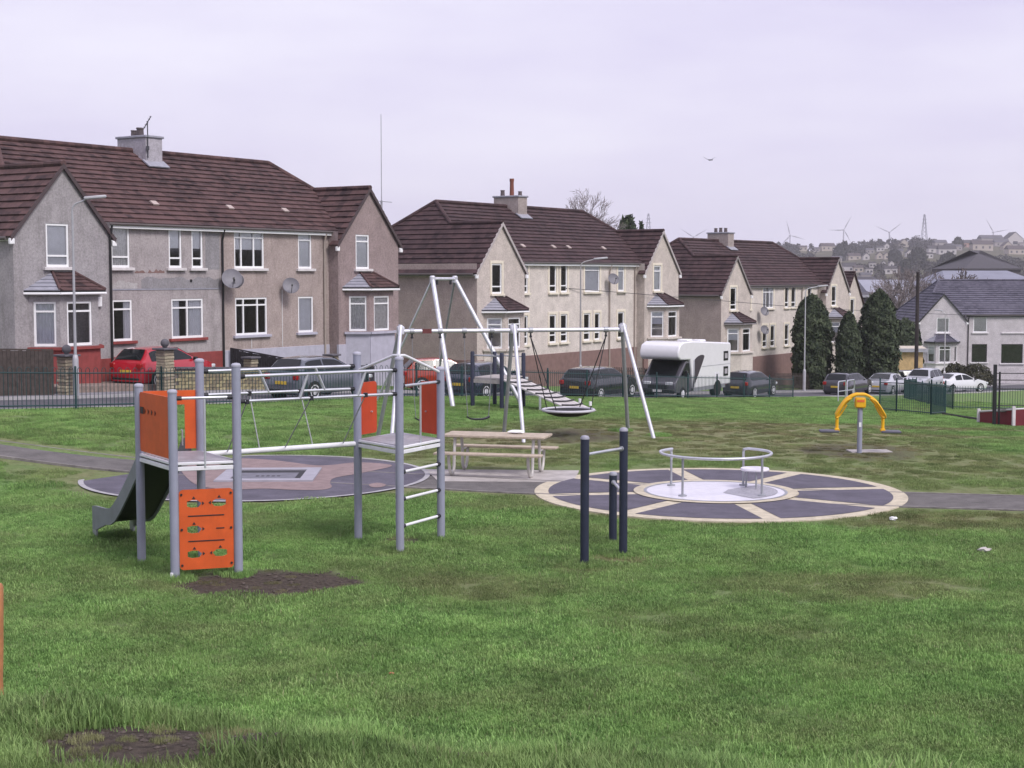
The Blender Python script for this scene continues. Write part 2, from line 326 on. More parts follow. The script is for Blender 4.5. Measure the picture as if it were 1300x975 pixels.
# ------------------------------------------------------------------ round rubber surfaces
def ring(mb, r0, r1, z, n=96, a0=0, a1=2*PI):
    o = len(mb.v)
    for i in range(n+1):
        a = a0+(a1-a0)*i/n
        for r in (r0, r1): mb.v.append((r*math.cos(a), r*math.sin(a), z))
    for i in range(n): mb.f.append((o+2*i, o+2*i+1, o+2*i+3, o+2*i+2))
    return mb
def struct(name, loc=(0, 0, 0)):
    o = bpy.data.objects.new(name, None); COL.objects.link(o); o.location = loc; o['kind'] = 'structure'; return o
def disc_surface():
    b = MB().lathe([(DR-.02, -.15), (DR-.02, .02)], n=96).build('rubber_surface', CREAM, None, 30); b.location = DISC; b['kind'] = 'structure'
    b['label'] = 'round rubber surface with cream spokes below the roundabout'
    for k in range(8):           # dark wedges between the cream spokes
        am = R(8.3)+k*PI/4; a1 = am+PI/4; hw = .15; mb = MB(); pts = []
        for r, lst in ((1.42, 1), (DR-.27, -1)):
            da = math.asin(hw/r); ar = [am+da+(a1-am-2*da)*i/14 for i in range(15)][::lst]
            pts += [(r*math.cos(a), r*math.sin(a)) for a in ar]
        n = len(pts); mb.add([(x, y, .026) for x, y in pts], [(i, n-1-i, n-2-i, i+1) for i in range(n//2-1)])
        me_o = mb.build('wedge', RUBBER, b, 0)
        bm = bmesh.new(); bm.from_mesh(me_o.data); bmesh.ops.recalc_face_normals(bm, faces=bm.faces)
        if bm.faces[0].normal.z < 0: bmesh.ops.reverse_faces(bm, faces=bm.faces)
        bm.to_mesh(me_o.data); bm.free()
disc_surface()
def flat(name, pts, z, mt, parent):
    bm = bmesh.new(); vs = [bm.verts.new((x, y, z)) for x, y in pts]; es = [bm.edges.new((vs[i], vs[(i+1) % len(vs)])) for i in range(len(vs))]
    bmesh.ops.triangle_fill(bm, edges=es, use_beauty=True)
    for f in bm.faces:
        if f.normal.z < 0: f.normal_flip()
    me = bpy.data.meshes.new(name); bm.to_mesh(me); bm.free(); return mk(name, me, mt, parent, 0)
def smooth_loop(pts, k=6):
    n = len(pts); out = []
    for i in range(n):
        p0, p1, p2, p3 = [Vector(pts[(i+j-1) % n]) for j in range(4)]
        for q in range(k):
            t = q/k; out.append(.5*((2*p1)+(p2-p0)*t+(2*p0-5*p1+4*p2-p3)*t*t+(3*p1-p0-3*p2+p3)*t**3))
    return [(p.x, p.y) for p in out]
def oval_surface():
    b = MB().lathe([(OR-.1, -.15), (OR-.1, .02)], n=96).build('rubber_surface', RUBBER, None, 30); b.location = OVAL; b['kind'] = 'structure'
    b['label'] = 'round rubber surface with pink patches around the sunken trampoline'
    ring(MB(), OR-.1, OR, .026).build('edging', mat('pale_edging', (.36, .35, .37), .9, var=.2, dirt=.4), b, 0)
    P = [(340, 585), (367, 588), (408, 592.5), (455, 588.5), (498, 592.5), (459, 602), (426, 608), (419, 614), (421, 620), (408, 623.5), (371, 623.5), (335, 622), (295, 623), (255, 619), (236, 607), (232, 595), (262, 588), (300, 583.5)]
    flat('pink_patch', smooth_loop([((px(*p)-OVAL).x, (px(*p)-OVAL).y) for p in P]), .026, PINK, b)
    P = [(469, 616.5), (480, 614.5), (490, 617), (484, 620), (472, 620)]
    flat('pink_patch', smooth_loop([((px(*p)-OVAL).x, (px(*p)-OVAL).y) for p in P]), .026, PINK, b)
oval_surface()
# ------------------------------------------------------------------ trampoline
def trampoline():
    c = px(342, 605); t = thing('trampoline', 'sunken square trampoline with grey frame in the pink patch', 'trampoline', (c.x, c.y, .026), R(2))
    for a in range(4):
        M = Matrix.Rotation(a*PI/2, 4, 'Z'); mb = MB().add([(-.92, -.92, .03), (.92, -.92, .03), (.66, -.66, .03), (-.66, -.66, .03), (-.92, -.92, 0), (.92, -.92, 0), (.66, -.66, 0), (-.66, -.66, 0)], [(0, 1, 2, 3), (4, 5, 1, 0), (3, 2, 6, 7)])
        o = mb.build('frame_pad', mat('pale_rubber_pad', (.32, .31, .36), .8, var=.1), t, 0); o.matrix_local = M
    MB().box((0, 0, .004), (1.31, 1.31, .008)).build('bed', mat('trampoline_bed', (.012, .012, .015), .6), t)  # black sheet, widest at the back: painted shadow of the sunken edge
    MB().box((-.02, -.12, .01), (1.12, .8, .006)).build('jump_mat', mat('trampoline_mat', (.15, .148, .18), .7, var=.15), t)
    for k in range(5): MB().box((-.2+.1*k, -.2, .014), (.06, .1, .004)).build('mark', MATS['trampoline_bed'], t)
trampoline()
# ------------------------------------------------------------------ climbing unit
CLAMP = mat('black_clamp', (.02, .02, .026), .5)
ROPE = mat('pale_rope', (.42, .43, .45), .9, var=.2, scale=40)
def holed_panel(name, w, h, holes, mt, parent, M, th=.018):
    bm = bmesh.new(); es = []
    def loop(pts):
        vs = [bm.verts.new((x, 0, z)) for x, z in pts]; es.extend(bm.edges.new((vs[i], vs[(i+1) % len(vs)])) for i in range(len(vs)))
    r = .05; out = []
    for cx, cz, a0 in ((w-r, r, -90), (w-r, h-r, 0), (r, h-r, 90), (r, r, 180)): out += [(cx+r*math.cos(R(a0+a)), cz+r*math.sin(R(a0+a))) for a in (0, 30, 60, 90)]
    loop(out)
    for hh in holes: loop(hh)
    bmesh.ops.triangle_fill(bm, edges=es, use_beauty=True)
    g = bmesh.ops.extrude_face_region(bm, geom=list(bm.faces)); bmesh.ops.translate(bm, vec=(0, th, 0), verts=[e for e in g['geom'] if isinstance(e, bmesh.types.BMVert)])
    bmesh.ops.recalc_face_normals(bm, faces=bm.faces); me = bpy.data.meshes.new(name); bm.to_mesh(me); bm.free()
    o = mk(name, me, mt, parent, 30); o.matrix_local = M; return o
def frame_between(a, b, z):       # matrix: x axis from a to b, y inward normal (left of direction)
    d = (b-a); L = d.length; d.normalize(); M = Matrix.Translation((a.x, a.y, z)) @ Matrix.Rotation(math.atan2(d.y, d.x), 4, 'Z'); return M, L
def climbing_unit():
    A, B, C = px(180, 715), px(222.5, 735), px(303, 730); D = A+C-B; E, Fp, G = px(455, 687), px(508, 702), px(560, 686); H = E+G-Fp
    o0 = Vector(((B.x+Fp.x)/2, (B.y+Fp.y)/2, 0)); t = thing('climbing_unit', 'orange and grey climbing frame of two towers joined by a rope bridge', 'climbing frame', o0)
    A, B, C, D, E, Fp, G, H = [p-o0 for p in (A, B, C, D, E, Fp, G, H)]; up = Vector((0, 0, 1))
    pr = .0575
    for p, h in ((A, 2.41), (B, 2.41), (C, 2.73), (D, 2.73), (E, 2.75), (Fp, 2.73), (G, 2.53), (H, 2.5)):
        q = MB().lathe([(pr, -.25), (pr, h-.02)], p, 20).build('post', POSTGREY, t)
        MB().lathe([(pr+.006, h-.03), (pr+.006, h-.008), (pr*.8, h+.012), (.01, h+.018)], p, 20).build('cap', mat('post_cap', (.36, .36, .43), .5), q)
    MB().tube(B+Vector((-.03, -.06, .0)), B+Vector((-.03, -.06, .09)), .02).build('foot_tag', WHITEMET, t)
    def bar(a, b, r, name='rail', m=GALV, clamps=True):
        d = (b-a).normalized(); o = MB().tube(a+d*.05, b-d*.05, r, 12).build(name, m, t)
        if clamps:
            for p, s in ((a, 1), (b, -1)): MB().tube(p+d*s*.045, p+d*s*.115, r*1.55, 10).build('clamp', CLAMP, o)
        return o
    def z(p, h): return p+up*h
    # two platforms
    for (P, Q, S, T_) in ((A, B, C, D), (E, Fp, G, H)):
        pts = [P, Q, S, T_]; c = sum(pts, Vector())/4
        ins = [c+(p-c)*.95 for p in pts]
        d = MB().prism([z(p, 1.46) for p in ins], (0, 0, .04)).build('deck', mat('deck_plate', (.3, .29, .32), .6, var=.25, scale=6), t)
        for p, q in zip(pts, pts[1:]+pts[:1]):
            dd = (q-p).normalized(); nn = Vector((-dd.y, dd.x, 0)); m1 = (p+q)/2
            for hz, hh in ((1.475, .035), (1.41, .055)): MB().box(z(m1, hz), ((q-p).length-.1, .045, hh), math.atan2(dd.y, dd.x)).build('edge_beam', WHITEMET, d, bevel=.006)
    # orange panels
    M, L = frame_between(A, B, 1.53); o = holed_panel('panel', L-.11, .79, [], ORANGE, t, M @ Matrix.Translation((.055, -.01, 0)))
    dk = mat('panel_print', (.03, .02, .022), .6)
    MB().box((.1, -.006, .55), (.12, .006, .09)).build('maker_plate', dk, o)
    for i in range(4): MB().prism([(.2+.13*i, -.004, .58), (.235+.13*i, -.004, .55), (.2+.13*i, -.004, .51)], (0, -.004, 0)).build('arrow_mark', dk, o)
    M, L = frame_between(A, D, 1.53); w = L-.11
    arch = [(.16, .0), (w-.24, .0), (w-.24, .5), (w-.32, .56), (.24, .56), (.16, .5)]
    mbp = MB(); n = len(arch)
    for x0, x1, z0, z1 in ((0, .15, 0, .79), (w-.15, w, 0, .79), (.15, w-.15, .6, .79)): mbp.box(((x0+x1)/2, .01, (z0+z1)/2), (x1-x0, .018, z1-z0))
    o = mbp.build('panel', ORANGE, t); o.matrix_local = M @ Matrix.Translation((.055, 0, 0))
    MB().tube((w-.19, -.04, .25), (w-.19, .05, .25), .012).tube((w-.19, -.04, .25), (w-.19, -.04, .05), .012).build('grip', GALVD, o)
    M, L = frame_between(B, C, .11); w = L-.12
    def fish(x, zc, s=1):
        return [(x+s*a, zc+b) for a, b in ((-.085, -.035), (-.085, .03), (-.02, .045), (.05, .04), (.1, .0), (.06, -.05), (-.03, -.055))][::s]
    hol = [fish(.27*w, .85), fish(.74*w, .855, -1), fish(.27*w, .52), fish(.27*w, .2), fish(.75*w, .205, -1)]
    o = holed_panel('panel', w, 1.03, hol, ORANGE, t, M @ Matrix.Translation((.06, -.012, 0)))
    for x0, x1, zz in ((.16, .83, .69), (.68, .83, .52), (.16, .83, .365)): MB().box(((x0+x1)/2*w, -.003, zz), ((x1-x0)*w, .006, .014)).build('groove_mark', dk, o)
    for hx, hz, s in ((.27, .85, 1), (.74, .855, -1), (.27, .52, 1), (.27, .2, 1), (.75, .205, -1)):
        MB().prism([(hx*w+s*.105, -.002, hz-.025), (hx*w+s*.135, -.002, hz), (hx*w+s*.105, -.002, hz+.025)], (0, -.004, 0)).build('arrow_mark', dk, o)
        MB().prism([(hx*w-.022, -.002, hz+.06), (hx*w+.022, -.002, hz+.06), (hx*w, -.002, hz+.095)], (0, -.004, 0)).build('arrow_mark', dk, o)
    for cx in (.03, w-.03):
        for cz in (.06, .52, .97): MB().tube((cx, -.012, cz), (cx, .03, cz), .016, 8).build('bolt', CLAMP, o)
    for P, Q in ((E, H), (G, H)):
        M, L = frame_between(P, Q, 1.55); s = 1 if P is E else 1
        o = holed_panel('panel', .46, .76, [], mat('red_orange_panel', (.46, .054, .015), .5, var=.1, dirt=.25), t, M @ Matrix.Translation((.055, 0, 0)))
        MB().tube((.3, -.03, .32), (.3, .04, .32), .012).build('bolt', GALV, o)
    # rails of the left tower
    o = bar(z(B, 2.31), z(C, 2.31), .019); m1 = (B+C)/2
    MB().tube(z(m1, 2.31), z(m1+Vector((.0, -.02, 0)), 1.42), .014, 8).build('upright', GALV, t)
    # bridge: upper and lower rails on both sides with slanted stays
    for P, Q, ks, sh in ((D, E, (.36, .72), .06), (C, Fp, (.42, .78), -.05)):
        bar(z(P, 2.57), z(Q, 2.56), .021); bar(z(P, 2.25), z(Q, 2.23), .019)
        for k in ks:
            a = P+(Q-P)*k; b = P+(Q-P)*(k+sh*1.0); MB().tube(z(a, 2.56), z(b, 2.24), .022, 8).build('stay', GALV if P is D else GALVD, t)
    bar(z(D, 1.44), z(E, 1.43), .038, 'beam', WHITEMET, False)
    for k0, k1, PP, QQ in ((.06, .16, C, Fp), (.44, .52, C, Fp), (.78, .9, C, Fp), (.3, .36, D, E), (.62, .7, D, E)):
        a = z(PP+(QQ-PP)*k0, 2.24); b = z(D+(E-D)*k1, 1.45)
        o = MB().tube(a, b, .009, 6).build('rope', ROPE, t); MB().tube(a+Vector((0, 0, -.03)), a+Vector((0, 0, .03)), .032, 8).build('clamp', CLAMP, o)
    # peaked bars, ladder on the right tower
    for Q, zz in ((E, 2.5), (G, 2.47)):
        d = (Q-Fp); MB().path([z(Fp-d*.02, 2.76), z(Fp+d*.12, 2.755), z(Fp+d*.2, 2.73), z(Q-d*.03, zz)], .02, 10).build('peak_bar', WHITEMET, t)
    bar(z(Fp, 2.33), z(G, 2.33), .019); m1 = (Fp+G)/2; MB().tube(z(m1, 2.33), z(m1, 1.42), .014, 8).build('upright', GALV, t)
    for h in (.37, .75, 1.13): bar(z(Fp, h), z(G, h), .021, 'rung', WHITEMET)
    # slide leaving the far side of the left tower
    d = (A-B).normalized(); ax = Vector((-d.y, d.x, 0)); base = (A+D)/2
    prof = [(.0, 1.48), (.18, 1.46), (.32, 1.38), (.5, 1.2), (.9, .87), (1.3, .56), (1.5, .43), (1.68, .36), (1.9, .33), (2.35, .31), (2.5, .29)]
    sl = MB(); W2 = .27
    for (l, h) in prof:
        c = base+d*l
        for s in (-1, 1): sl.v.append(tuple(c+ax*s*W2+up*h))
        for s in (-1, 1): sl.v.append(tuple(c+ax*s*W2+up*(h-.03)))
    for i in range(len(prof)-1):
        a = 4*i; sl.f += [(a, a+1, a+5, a+4), (a+2, a+6, a+7, a+3)]
    sl.build('slide_bed', mat('slide_black', (.012, .014, .013), .4), t, 40)
    for s in (-1, 1):
        sd_ = MB(); tops = []; off = .028
        for (l, h) in prof:
            tp = h+.2 if l < 1.6 else h+.17; lo = h-.07 if l < 2.3 else .12
            if l < .1: tp = h+.05
            for dy in (0, off): 
                c = base+d*l+ax*s*(W2+dy); sd_.v += [tuple(c+up*lo), tuple(c+up*tp)]
        n = len(prof)
        for i in range(n-1):
            a = 4*i; b = a+4; sd_.f += [(a, b, b+1, a+1), (a+2, a+3, b+3, b+2), (a+1, b+1, b+3, a+3), (a, a+2, b+2, b)]
        sd_.f += [(0, 1, 3, 2), (4*(n-1), 4*(n-1)+2, 4*(n-1)+3, 4*(n-1)+1)]
        sd_.build('slide_side', mat('slide_side_grey', (.2, .21, .24), .5, var=.12), t, 40)
        c = base+d*2.42+ax*s*(W2+.012); MB().box(c+up*.12, (.16, .03, .34), math.atan2(d.y, d.x)).build('leg', GALVD, t)
climbing_unit()
# ------------------------------------------------------------------ pull-up bars
def pullup():
    P1, P2, P3 = px(742, 720), px(791, 705), px(778, 688); t = thing('exercise_bars', 'navy post exercise bars of two heights on the lawn', 'exercise bars', P2)
    o0 = P2.copy()
    for p, h in ((P1, 1.74), (P2, 1.76), (P3, 1.01)):
        q = p-o0; a = MB().lathe([(.058, -.2), (.058, h-.03)], q, 18).build('post', DARKPOST, t)
        MB().lathe([(.06, h-.032), (.06, h-.012), (.045, h+.012), (.01, h+.02)], q, 18).build('cap', mat('grey_cap', (.3, .3, .36), .5), a)
    for a, b, za, zb in ((P1, P2, 1.5, 1.49), (P2, P3, .87, .88)):
        a = a-o0+Vector((0, 0, za)); b = b-o0+Vector((0, 0, zb)); d = (b-a).normalized()
        o = MB().tube(a, b, .021, 12).build('bar', GALV, t)
        for p, s in ((a, 1), (b, -1)): MB().tube(p+d*s*.055, p+d*s*.075, .036, 10).build('flange', GALVD, o)
pullup()
# ------------------------------------------------------------------ roundabout
def roundabout():
    t = thing('roundabout', 'flush steel wheelchair roundabout with curved handrail and white seat', 'roundabout', (DISC.x-.06, DISC.y-.05, .026), R(0))
    MB().lathe([(1.22, 0), (1.22, .012), (1.1, .02), (.02, .022)], n=64).build('platform', mat('brushed_platform', (.74, .72, .78), .33, metal=.35, var=.08, scale=6), t)
    ring(MB(), 1.22, 1.27, .016).build('gap_ring', GALVD, t, 0)
    ring(MB(), 1.27, 1.45, .012).build('rim', CREAM, t, 0)
    pts = [(r*math.cos(a), r*math.sin(a)) for r, a in [(1.1, R(-62)+R(100)*i/12) for i in range(13)]]+[(.25, .1), (.1, -.3)]
    flat('chequer_plate', pts, .026, mat('chequer_plate', (.4, .39, .43), .5, metal=.4, var=.3, scale=30, bump=.6, bscale=60), t)
    a0, a1 = R(138), R(138+268); n = 60; rp = []
    for i in range(n+1):
        a = a0+(a1-a0)*i/n; r = .98-.09*max(0, 1-min(i, n-i)/7); rp.append((r*math.cos(a), r*math.sin(a), .70))
    MB().path(smooth_path([(-.72, .62, .5), (-.72, .62, .62), (-.73, .63, .68)], 3)+rp[1:-1]+smooth_path([(.61, .67, .68), (.6, .66, .62), (.6, .66, .5)], 3), .024, 12).build('handrail', GALV, t)
    for x, y in ((-.72, .62), (-.66, -.68), (.6, .66), (.72, -.66)):
        o = MB().tube((x, y, .02), (x, y, .69), .021, 12).build('stanchion', GALVD, t)
        MB().lathe([(.075, .022), (.075, .04), (.03, .05)], (x, y, 0), 16).build('foot_flange', GALVD, o)
    sc = (.75, .3)
    s = MB().lathe([(.25, .0), (.26, .02), (.25, .045), (.02, .05)], (sc[0], sc[1], .34), 28).build('seat', mat('seat_white', (.7, .68, .74), .5, var=.05), t)
    for a in (30, 150, 270): MB().tube((sc[0]+.17*math.cos(R(a)), sc[1]+.17*math.sin(R(a)), .02), (sc[0]+.15*math.cos(R(a)), sc[1]+.15*math.sin(R(a)), .345), .017, 10).build('seat_leg', GALVD, t)
roundabout()
# ------------------------------------------------------------------ picnic table
def picnic():
    c = px(631, 602.5); t = thing('picnic_table', 'pale wooden picnic table with bent tube legs on a slab', 'table', (c.x, c.y, .022), R(-14))
    pm = mat('leg_tube', (.5, .48, .46), .5, metal=.3, var=.12)
    for i in range(4): MB().box((rnd.uniform(-.015, .015), -.285+.19*i, .75), (2.04, .175, .045)).build('top_plank', TIMBER, t, bevel=.008)
    for s in (-1, 1):
        for k in (0, 1): MB().box((rnd.uniform(-.01, .01), s*(.62+.135*k), .45), (2.1, .125, .04)).build('bench_plank', TIMBER, t, bevel=.008)
    for x in (-.78, .78):
        for s in (-1, 1):
            pts = [(x, s*.22, .72), (x, s*.28, .45), (x, s*.3, .2), (x, s*.34, .08), (x, s*.42, .03), (x, s*.52, .04), (x, s*.6, .12), (x, s*.66, .28), (x, s*.68, .43)]
            MB().path(smooth_path(pts), .03, 10).build('leg', pm, t)
        MB().tube((x, -.3, .715), (x, .3, .715), .022, 8).build('brace', pm, t); MB().tube((x, -.7, .42), (x, -.28, .42), .018, 8).tube((x, .28, .42), (x, .7, .42), .018, 8).build('brace', pm, t)
        MB().tube((x, 0, .71), (x*.45, 0, .715), .016, 8).build('brace', pm, t)
    # crumpled paper left on the table
    bm = bmesh.new(); bmesh.ops.create_icosphere(bm, subdivisions=2, radius=1)
    for v in bm.verts: v.co = Vector((v.co.x*.15, v.co.y*.1, v.co.z*.035))*(1+rnd.uniform(-.3, .3)) + Vector((0, 0, .04))
    me = bpy.data.meshes.new('paper_bag'); bm.to_mesh(me); bm.free(); o = mk('paper_bag', me, mat('white_paper', (.75, .75, .78), .9), None, 20)
    Mx = Matrix.Translation(t.location) @ Matrix.Rotation(R(-14), 4, 'Z'); p = Mx @ Vector((.36, .12, .768)); o.location = p
    tag(o, 'crumpled white paper bag left on the picnic table', 'paper bag')
picnic()
# ------------------------------------------------------------------ swings
def swings():
    c = px(655, 548); c = Vector((c.x, 35.6, 0)); c.x = (652-650)/F*35.6; c.z = zg(c.x, c.y); rz = R(14)
    t = thing('swing_set', 'silver two bay swing frame with six splayed legs behind the picnic table', 'swing set', c, rz)
    BH = 2.56; hl = 2.72; WM = mat('bright_galvanised', (.62, .62, .68), .45, metal=.45, var=.14, dirt=.3)
    MB().tube((-hl-.06, 0, BH), (hl+.06, 0, BH), .05, 14).build('beam', WM, t)
    for x, sp in ((-hl, -.42), (0, 0), (hl, .5)):
        for s in (-1, 1):
            o = MB().tube((x, s*.04, BH+.14), (x+sp, s*1.02, -.15), .048, 12).build('leg', WM if s < 0 else GALVD, t)  # far legs take duller steel, so their shade is put into the colour
        MB().box((x, 0, BH+.02), (.16, .2, .2)).build('bracket', WM, t, bevel=.02)
    for x in (-2.45, -1.78, -1.2, -.53, .42, 2.3):
        MB().lathe([(.068, -.05), (.068, .05)], (0, 0, 0), 12).build('hanger', GALVD, t).matrix_local = Matrix.Translation((x, 0, BH)) @ Matrix.Rotation(PI/2, 4, 'Y')
        MB().tube((x, 0, BH-.05), (x, 0, BH-.16), .022, 8).lathe([(.035, -.17), (.035, -.13)], (x, 0, BH), 10).build('pivot', CLAMP, t)
    MB().box((-2.1, 0, BH), (.22, .104, .104)).build('plate', mat('dark_red_plate', (.12, .03, .03), .6), t)
    Mt = Matrix.Translation(c) @ Matrix.Rotation(rz, 4, 'Z')
    chain = mat('thin_chain', (.3, .3, .33), .5, metal=.6)
    for x, lb in ((-2.115, 'black swing seat on chains behind the red climbing frame panel'), (-.865, 'black swing seat hanging free above the back bench of the table')):
        p = Mt @ Vector((x, 0, 0)); s = thing('swing', lb, 'swing', p, rz, None)
        for k in (-1, 1): MB().path([(k*.335, 0, BH-.16), (k*.3, 0, 1.2), (k*.25, 0, .5)], .009, 6).build('chain', chain, s)
        pts = [(-.27, .5), (-.2, .46), (-.1, .44), (.1, .44), (.2, .46), (.27, .5)]; mb = MB()
        for i in range(5):
            (a, za), (b, zb) = pts[i], pts[i+1]; mb.add([(a, -.08, za), (b, -.08, zb), (b, .08, zb), (a, .08, za), (a, -.08, za+.035), (b, -.08, zb+.035), (b, .08, zb+.035), (a, .08, za+.035)], [(0, 3, 2, 1), (4, 5, 6, 7), (0, 1, 5, 4), (2, 3, 7, 6)]+([(0, 4, 7, 3)] if i == 0 else [])+([(1, 2, 6, 5)] if i == 4 else []))
        mb.build('seat', BLACKP, s)
    p = Mt @ Vector((1.36, 0, 0)); s = thing('basket_swing', 'round black basket swing with pale rim hung on dark ropes', 'basket swing', p, rz)
    rim = [(.62*math.cos(2*PI*i/40), .62*math.sin(2*PI*i/40), .63) for i in range(40)]
    MB().path(rim, .032, 10, closed=True).build('rim', mat('basket_rim', (.5, .49, .54), .6), s)
    MB().lathe([(.05, .47), (.3, .485), (.5, .54), (.61, .61), (.58, .63), (.48, .57), (.28, .51), (.02, .5)], n=36).build('net', BLACKP, s)
    for kx in (-1, 1):
        for ky in (-1, 1):
            e = Vector((kx*.42, ky*.44, .66)); top = Vector((kx*.94, 0, BH-.16))
            MB().tube(e, top, .013, 6).build('rope', BLACKP, s)
            if kx > 0: MB().lathe([(.035, .1), (.035, .2)], e, 8).build('sleeve', UPVC, s)
swings()
def tall_frame():
    feet = [pd(575, 515, 45.6), pd(662, 507.5, 47.6), pd(478, 509, 47.8), pd(551, 502, 50.0)]
    for p in feet: p.z = zg(p.x, p.y)
    tl = pd(549, 354, 46.9); tr = pd(577.5, 354, 48.2); o0 = Vector((sum(p.x for p in feet)/4, sum(p.y for p in feet)/4, zg(-2, 47.5)))
    t = thing('tall_frame', 'tall pale four legged steel frame behind the swings', 'steel frame', o0)
    WM = MATS['bright_galvanised']
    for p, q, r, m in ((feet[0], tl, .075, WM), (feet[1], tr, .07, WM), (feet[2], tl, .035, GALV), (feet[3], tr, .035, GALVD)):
        d = (q-p).normalized(); MB().tube(p-d*.2-o0, q+d*.06-o0, r, 12).build('leg', m, t)
    MB().tube(tl-o0, tr-o0, .05, 12).build('top_bar', WM, t)
    for k in (.2, .8): p = tl+(tr-tl)*k-o0; MB().tube(p, p-Vector((0, 0, .18)), .04, 8).build('hanger', CLAMP, t)
    for p in (tl, tr): MB().lathe([(.09, -.12), (.09, .06), (.06, .1)], p-o0, 12).build('collar', WM, t)
tall_frame()
def ramp_unit():
    P = [pd(600, 514.6, 45.9), pd(628, 510, 47.2), pd(637, 517, 45.2), pd(664.5, 511.5, 46.5)]
    o0 = Vector((P[0].x, P[0].y, zg(P[0].x, P[0].y))); t = thing('climbing_ramp', 'low wooden deck on dark posts with a ribbed climbing ramp', 'climbing ramp', o0)
    pl = [Vector((p.x-o0.x, p.y-o0.y, zg(p.x, p.y)-o0.z)) for p in P]
    for p in pl: MB().lathe([(.065, -.15), (.065, 1.66), (.05, 1.7)], p, 14).build('post', DARKPOST, t)
    zt = .87; c = sum(pl, Vector())/4; dm = mat('grey_deck_wood', (.38, .35, .34), .8, var=.2, scale=6)
    ex = (pl[2]-pl[0]); ey = (pl[1]-pl[0])
    for i in range(6):
        a = pl[0]+ey*(i/6+.01); b = pl[0]+ey*((i+1)/6-.01); MB().prism([(q.x, q.y, zt) for q in (a, a+ex, b+ex, b)], (0, 0, .04)).build('deck_plank', dm, t)
    for a, b in ((pl[0], pl[2]), (pl[1], pl[3])): MB().box(((a.x+b.x)/2, (a.y+b.y)/2, zt-.07), ((b-a).length, .05, .12), math.atan2((b-a).y, (b-a).x)).build('beam', dm, t)
    for a, b in ((pl[0], pl[1]), (pl[1], pl[3]), (pl[0], pl[2])): MB().tube(a+Vector((0, 0, 1.58)), b+Vector((0, 0, 1.58)), .02, 8).build('hand_rail', GALVD, t)
    n = ex.normalized(); e0 = pl[2]+Vector((0, 0, zt+.03)); e1 = pl[3]+Vector((0, 0, zt+.03)); run = 2.9; dr = n*run-Vector((0, 0, zt+.0))
    for i in range(5):
        a = e0+(e1-e0)*(i/5+.01); b = e0+(e1-e0)*((i+1)/5-.01); MB().prism([a, b, b+dr, a+dr], (0, 0, -.04)).build('ramp_plank', mat('pale_ramp', (.5, .47, .47), .8, var=.15), t)
    for k in range(1, 9): a = e0+dr*k/9; b = e1+dr*k/9; m1 = (a+b)/2+dr.normalized()*.07; MB().path(smooth_path([a+Vector((0, 0, .03)), m1+Vector((0, 0, .03)), b+Vector((0, 0, .03))]), .022, 8).build('foothold', BLACKP, t)
    for q in (e0, e1): m1 = q+dr*.5; MB().tube(m1, Vector((m1.x, m1.y, -.15)), .04, 8).build('prop', GALV, t)
ramp_unit()
# ------------------------------------------------------------------ yellow rocker
def rocker():
    b = px(1091, 575); b.z = zg(b.x, b.y); t = thing('rocking_seesaw', 'yellow arched standing seesaw on a grey post', 'seesaw', b, R(-6))
    MB().lathe([(.055, -.2), (.055, .98)], n=16).build('post', POSTGREY, t); MB().box((.0, -.056, .62), (.05, .006, .1)).build('sticker', UPVC, t)
    MB().box((0, 0, 1.1), (.23, .2, .23)).build('head', YELLOW, t, bevel=.03, seg=2)
    MB().box((0, -.104, 1.14), (.16, .006, .05)).build('sticker', mat('orange_sticker', (.7, .14, .04), .5), t)
    for s in (-1, 1):
        for y in (-.1, .1):
            pts = [(0, y, 1.28), (s*.12, y, 1.27), (s*.3, y, 1.16), (s*.44, y*1.1, .96), (s*.51, y*1.0, .82)]
            MB().path(smooth_path(pts), .03, 10).build('arm', YELLOW, t)
        mb = MB(); mb.path(smooth_path([(s*.22, 0, 1.19), (s*.38, 0, 1.02), (s*.48, 0, .82), (s*.49, 0, .5)]), .036, 10); mb.build('arm', YELLOW, t)
        MB().path(smooth_path([(s*.2, -.14, 1.2), (s*.34, -.15, 1.12), (s*.5, -.15, .88), (s*.53, -.1, .78), (s*.45, -.05, .8), (s*.3, -.1, 1.05)]), .018, 8, closed=False).build('grab_rail', YELLOW, t)
        MB().box((s*.49, 0, .5), (.1, .12, .07)).build('bracket', YELLOW, t, bevel=.01)
        MB().box((s*.66, 0, .47), (.42, .3, .05)).build('foot_plate', mat('grey_foot_plate', (.1, .1, .13), .6), t, bevel=.015)
    MB().box((.25, .3, .0), (.9, .5, .03), R(8)).build('footing', CONC, t)
rocker()
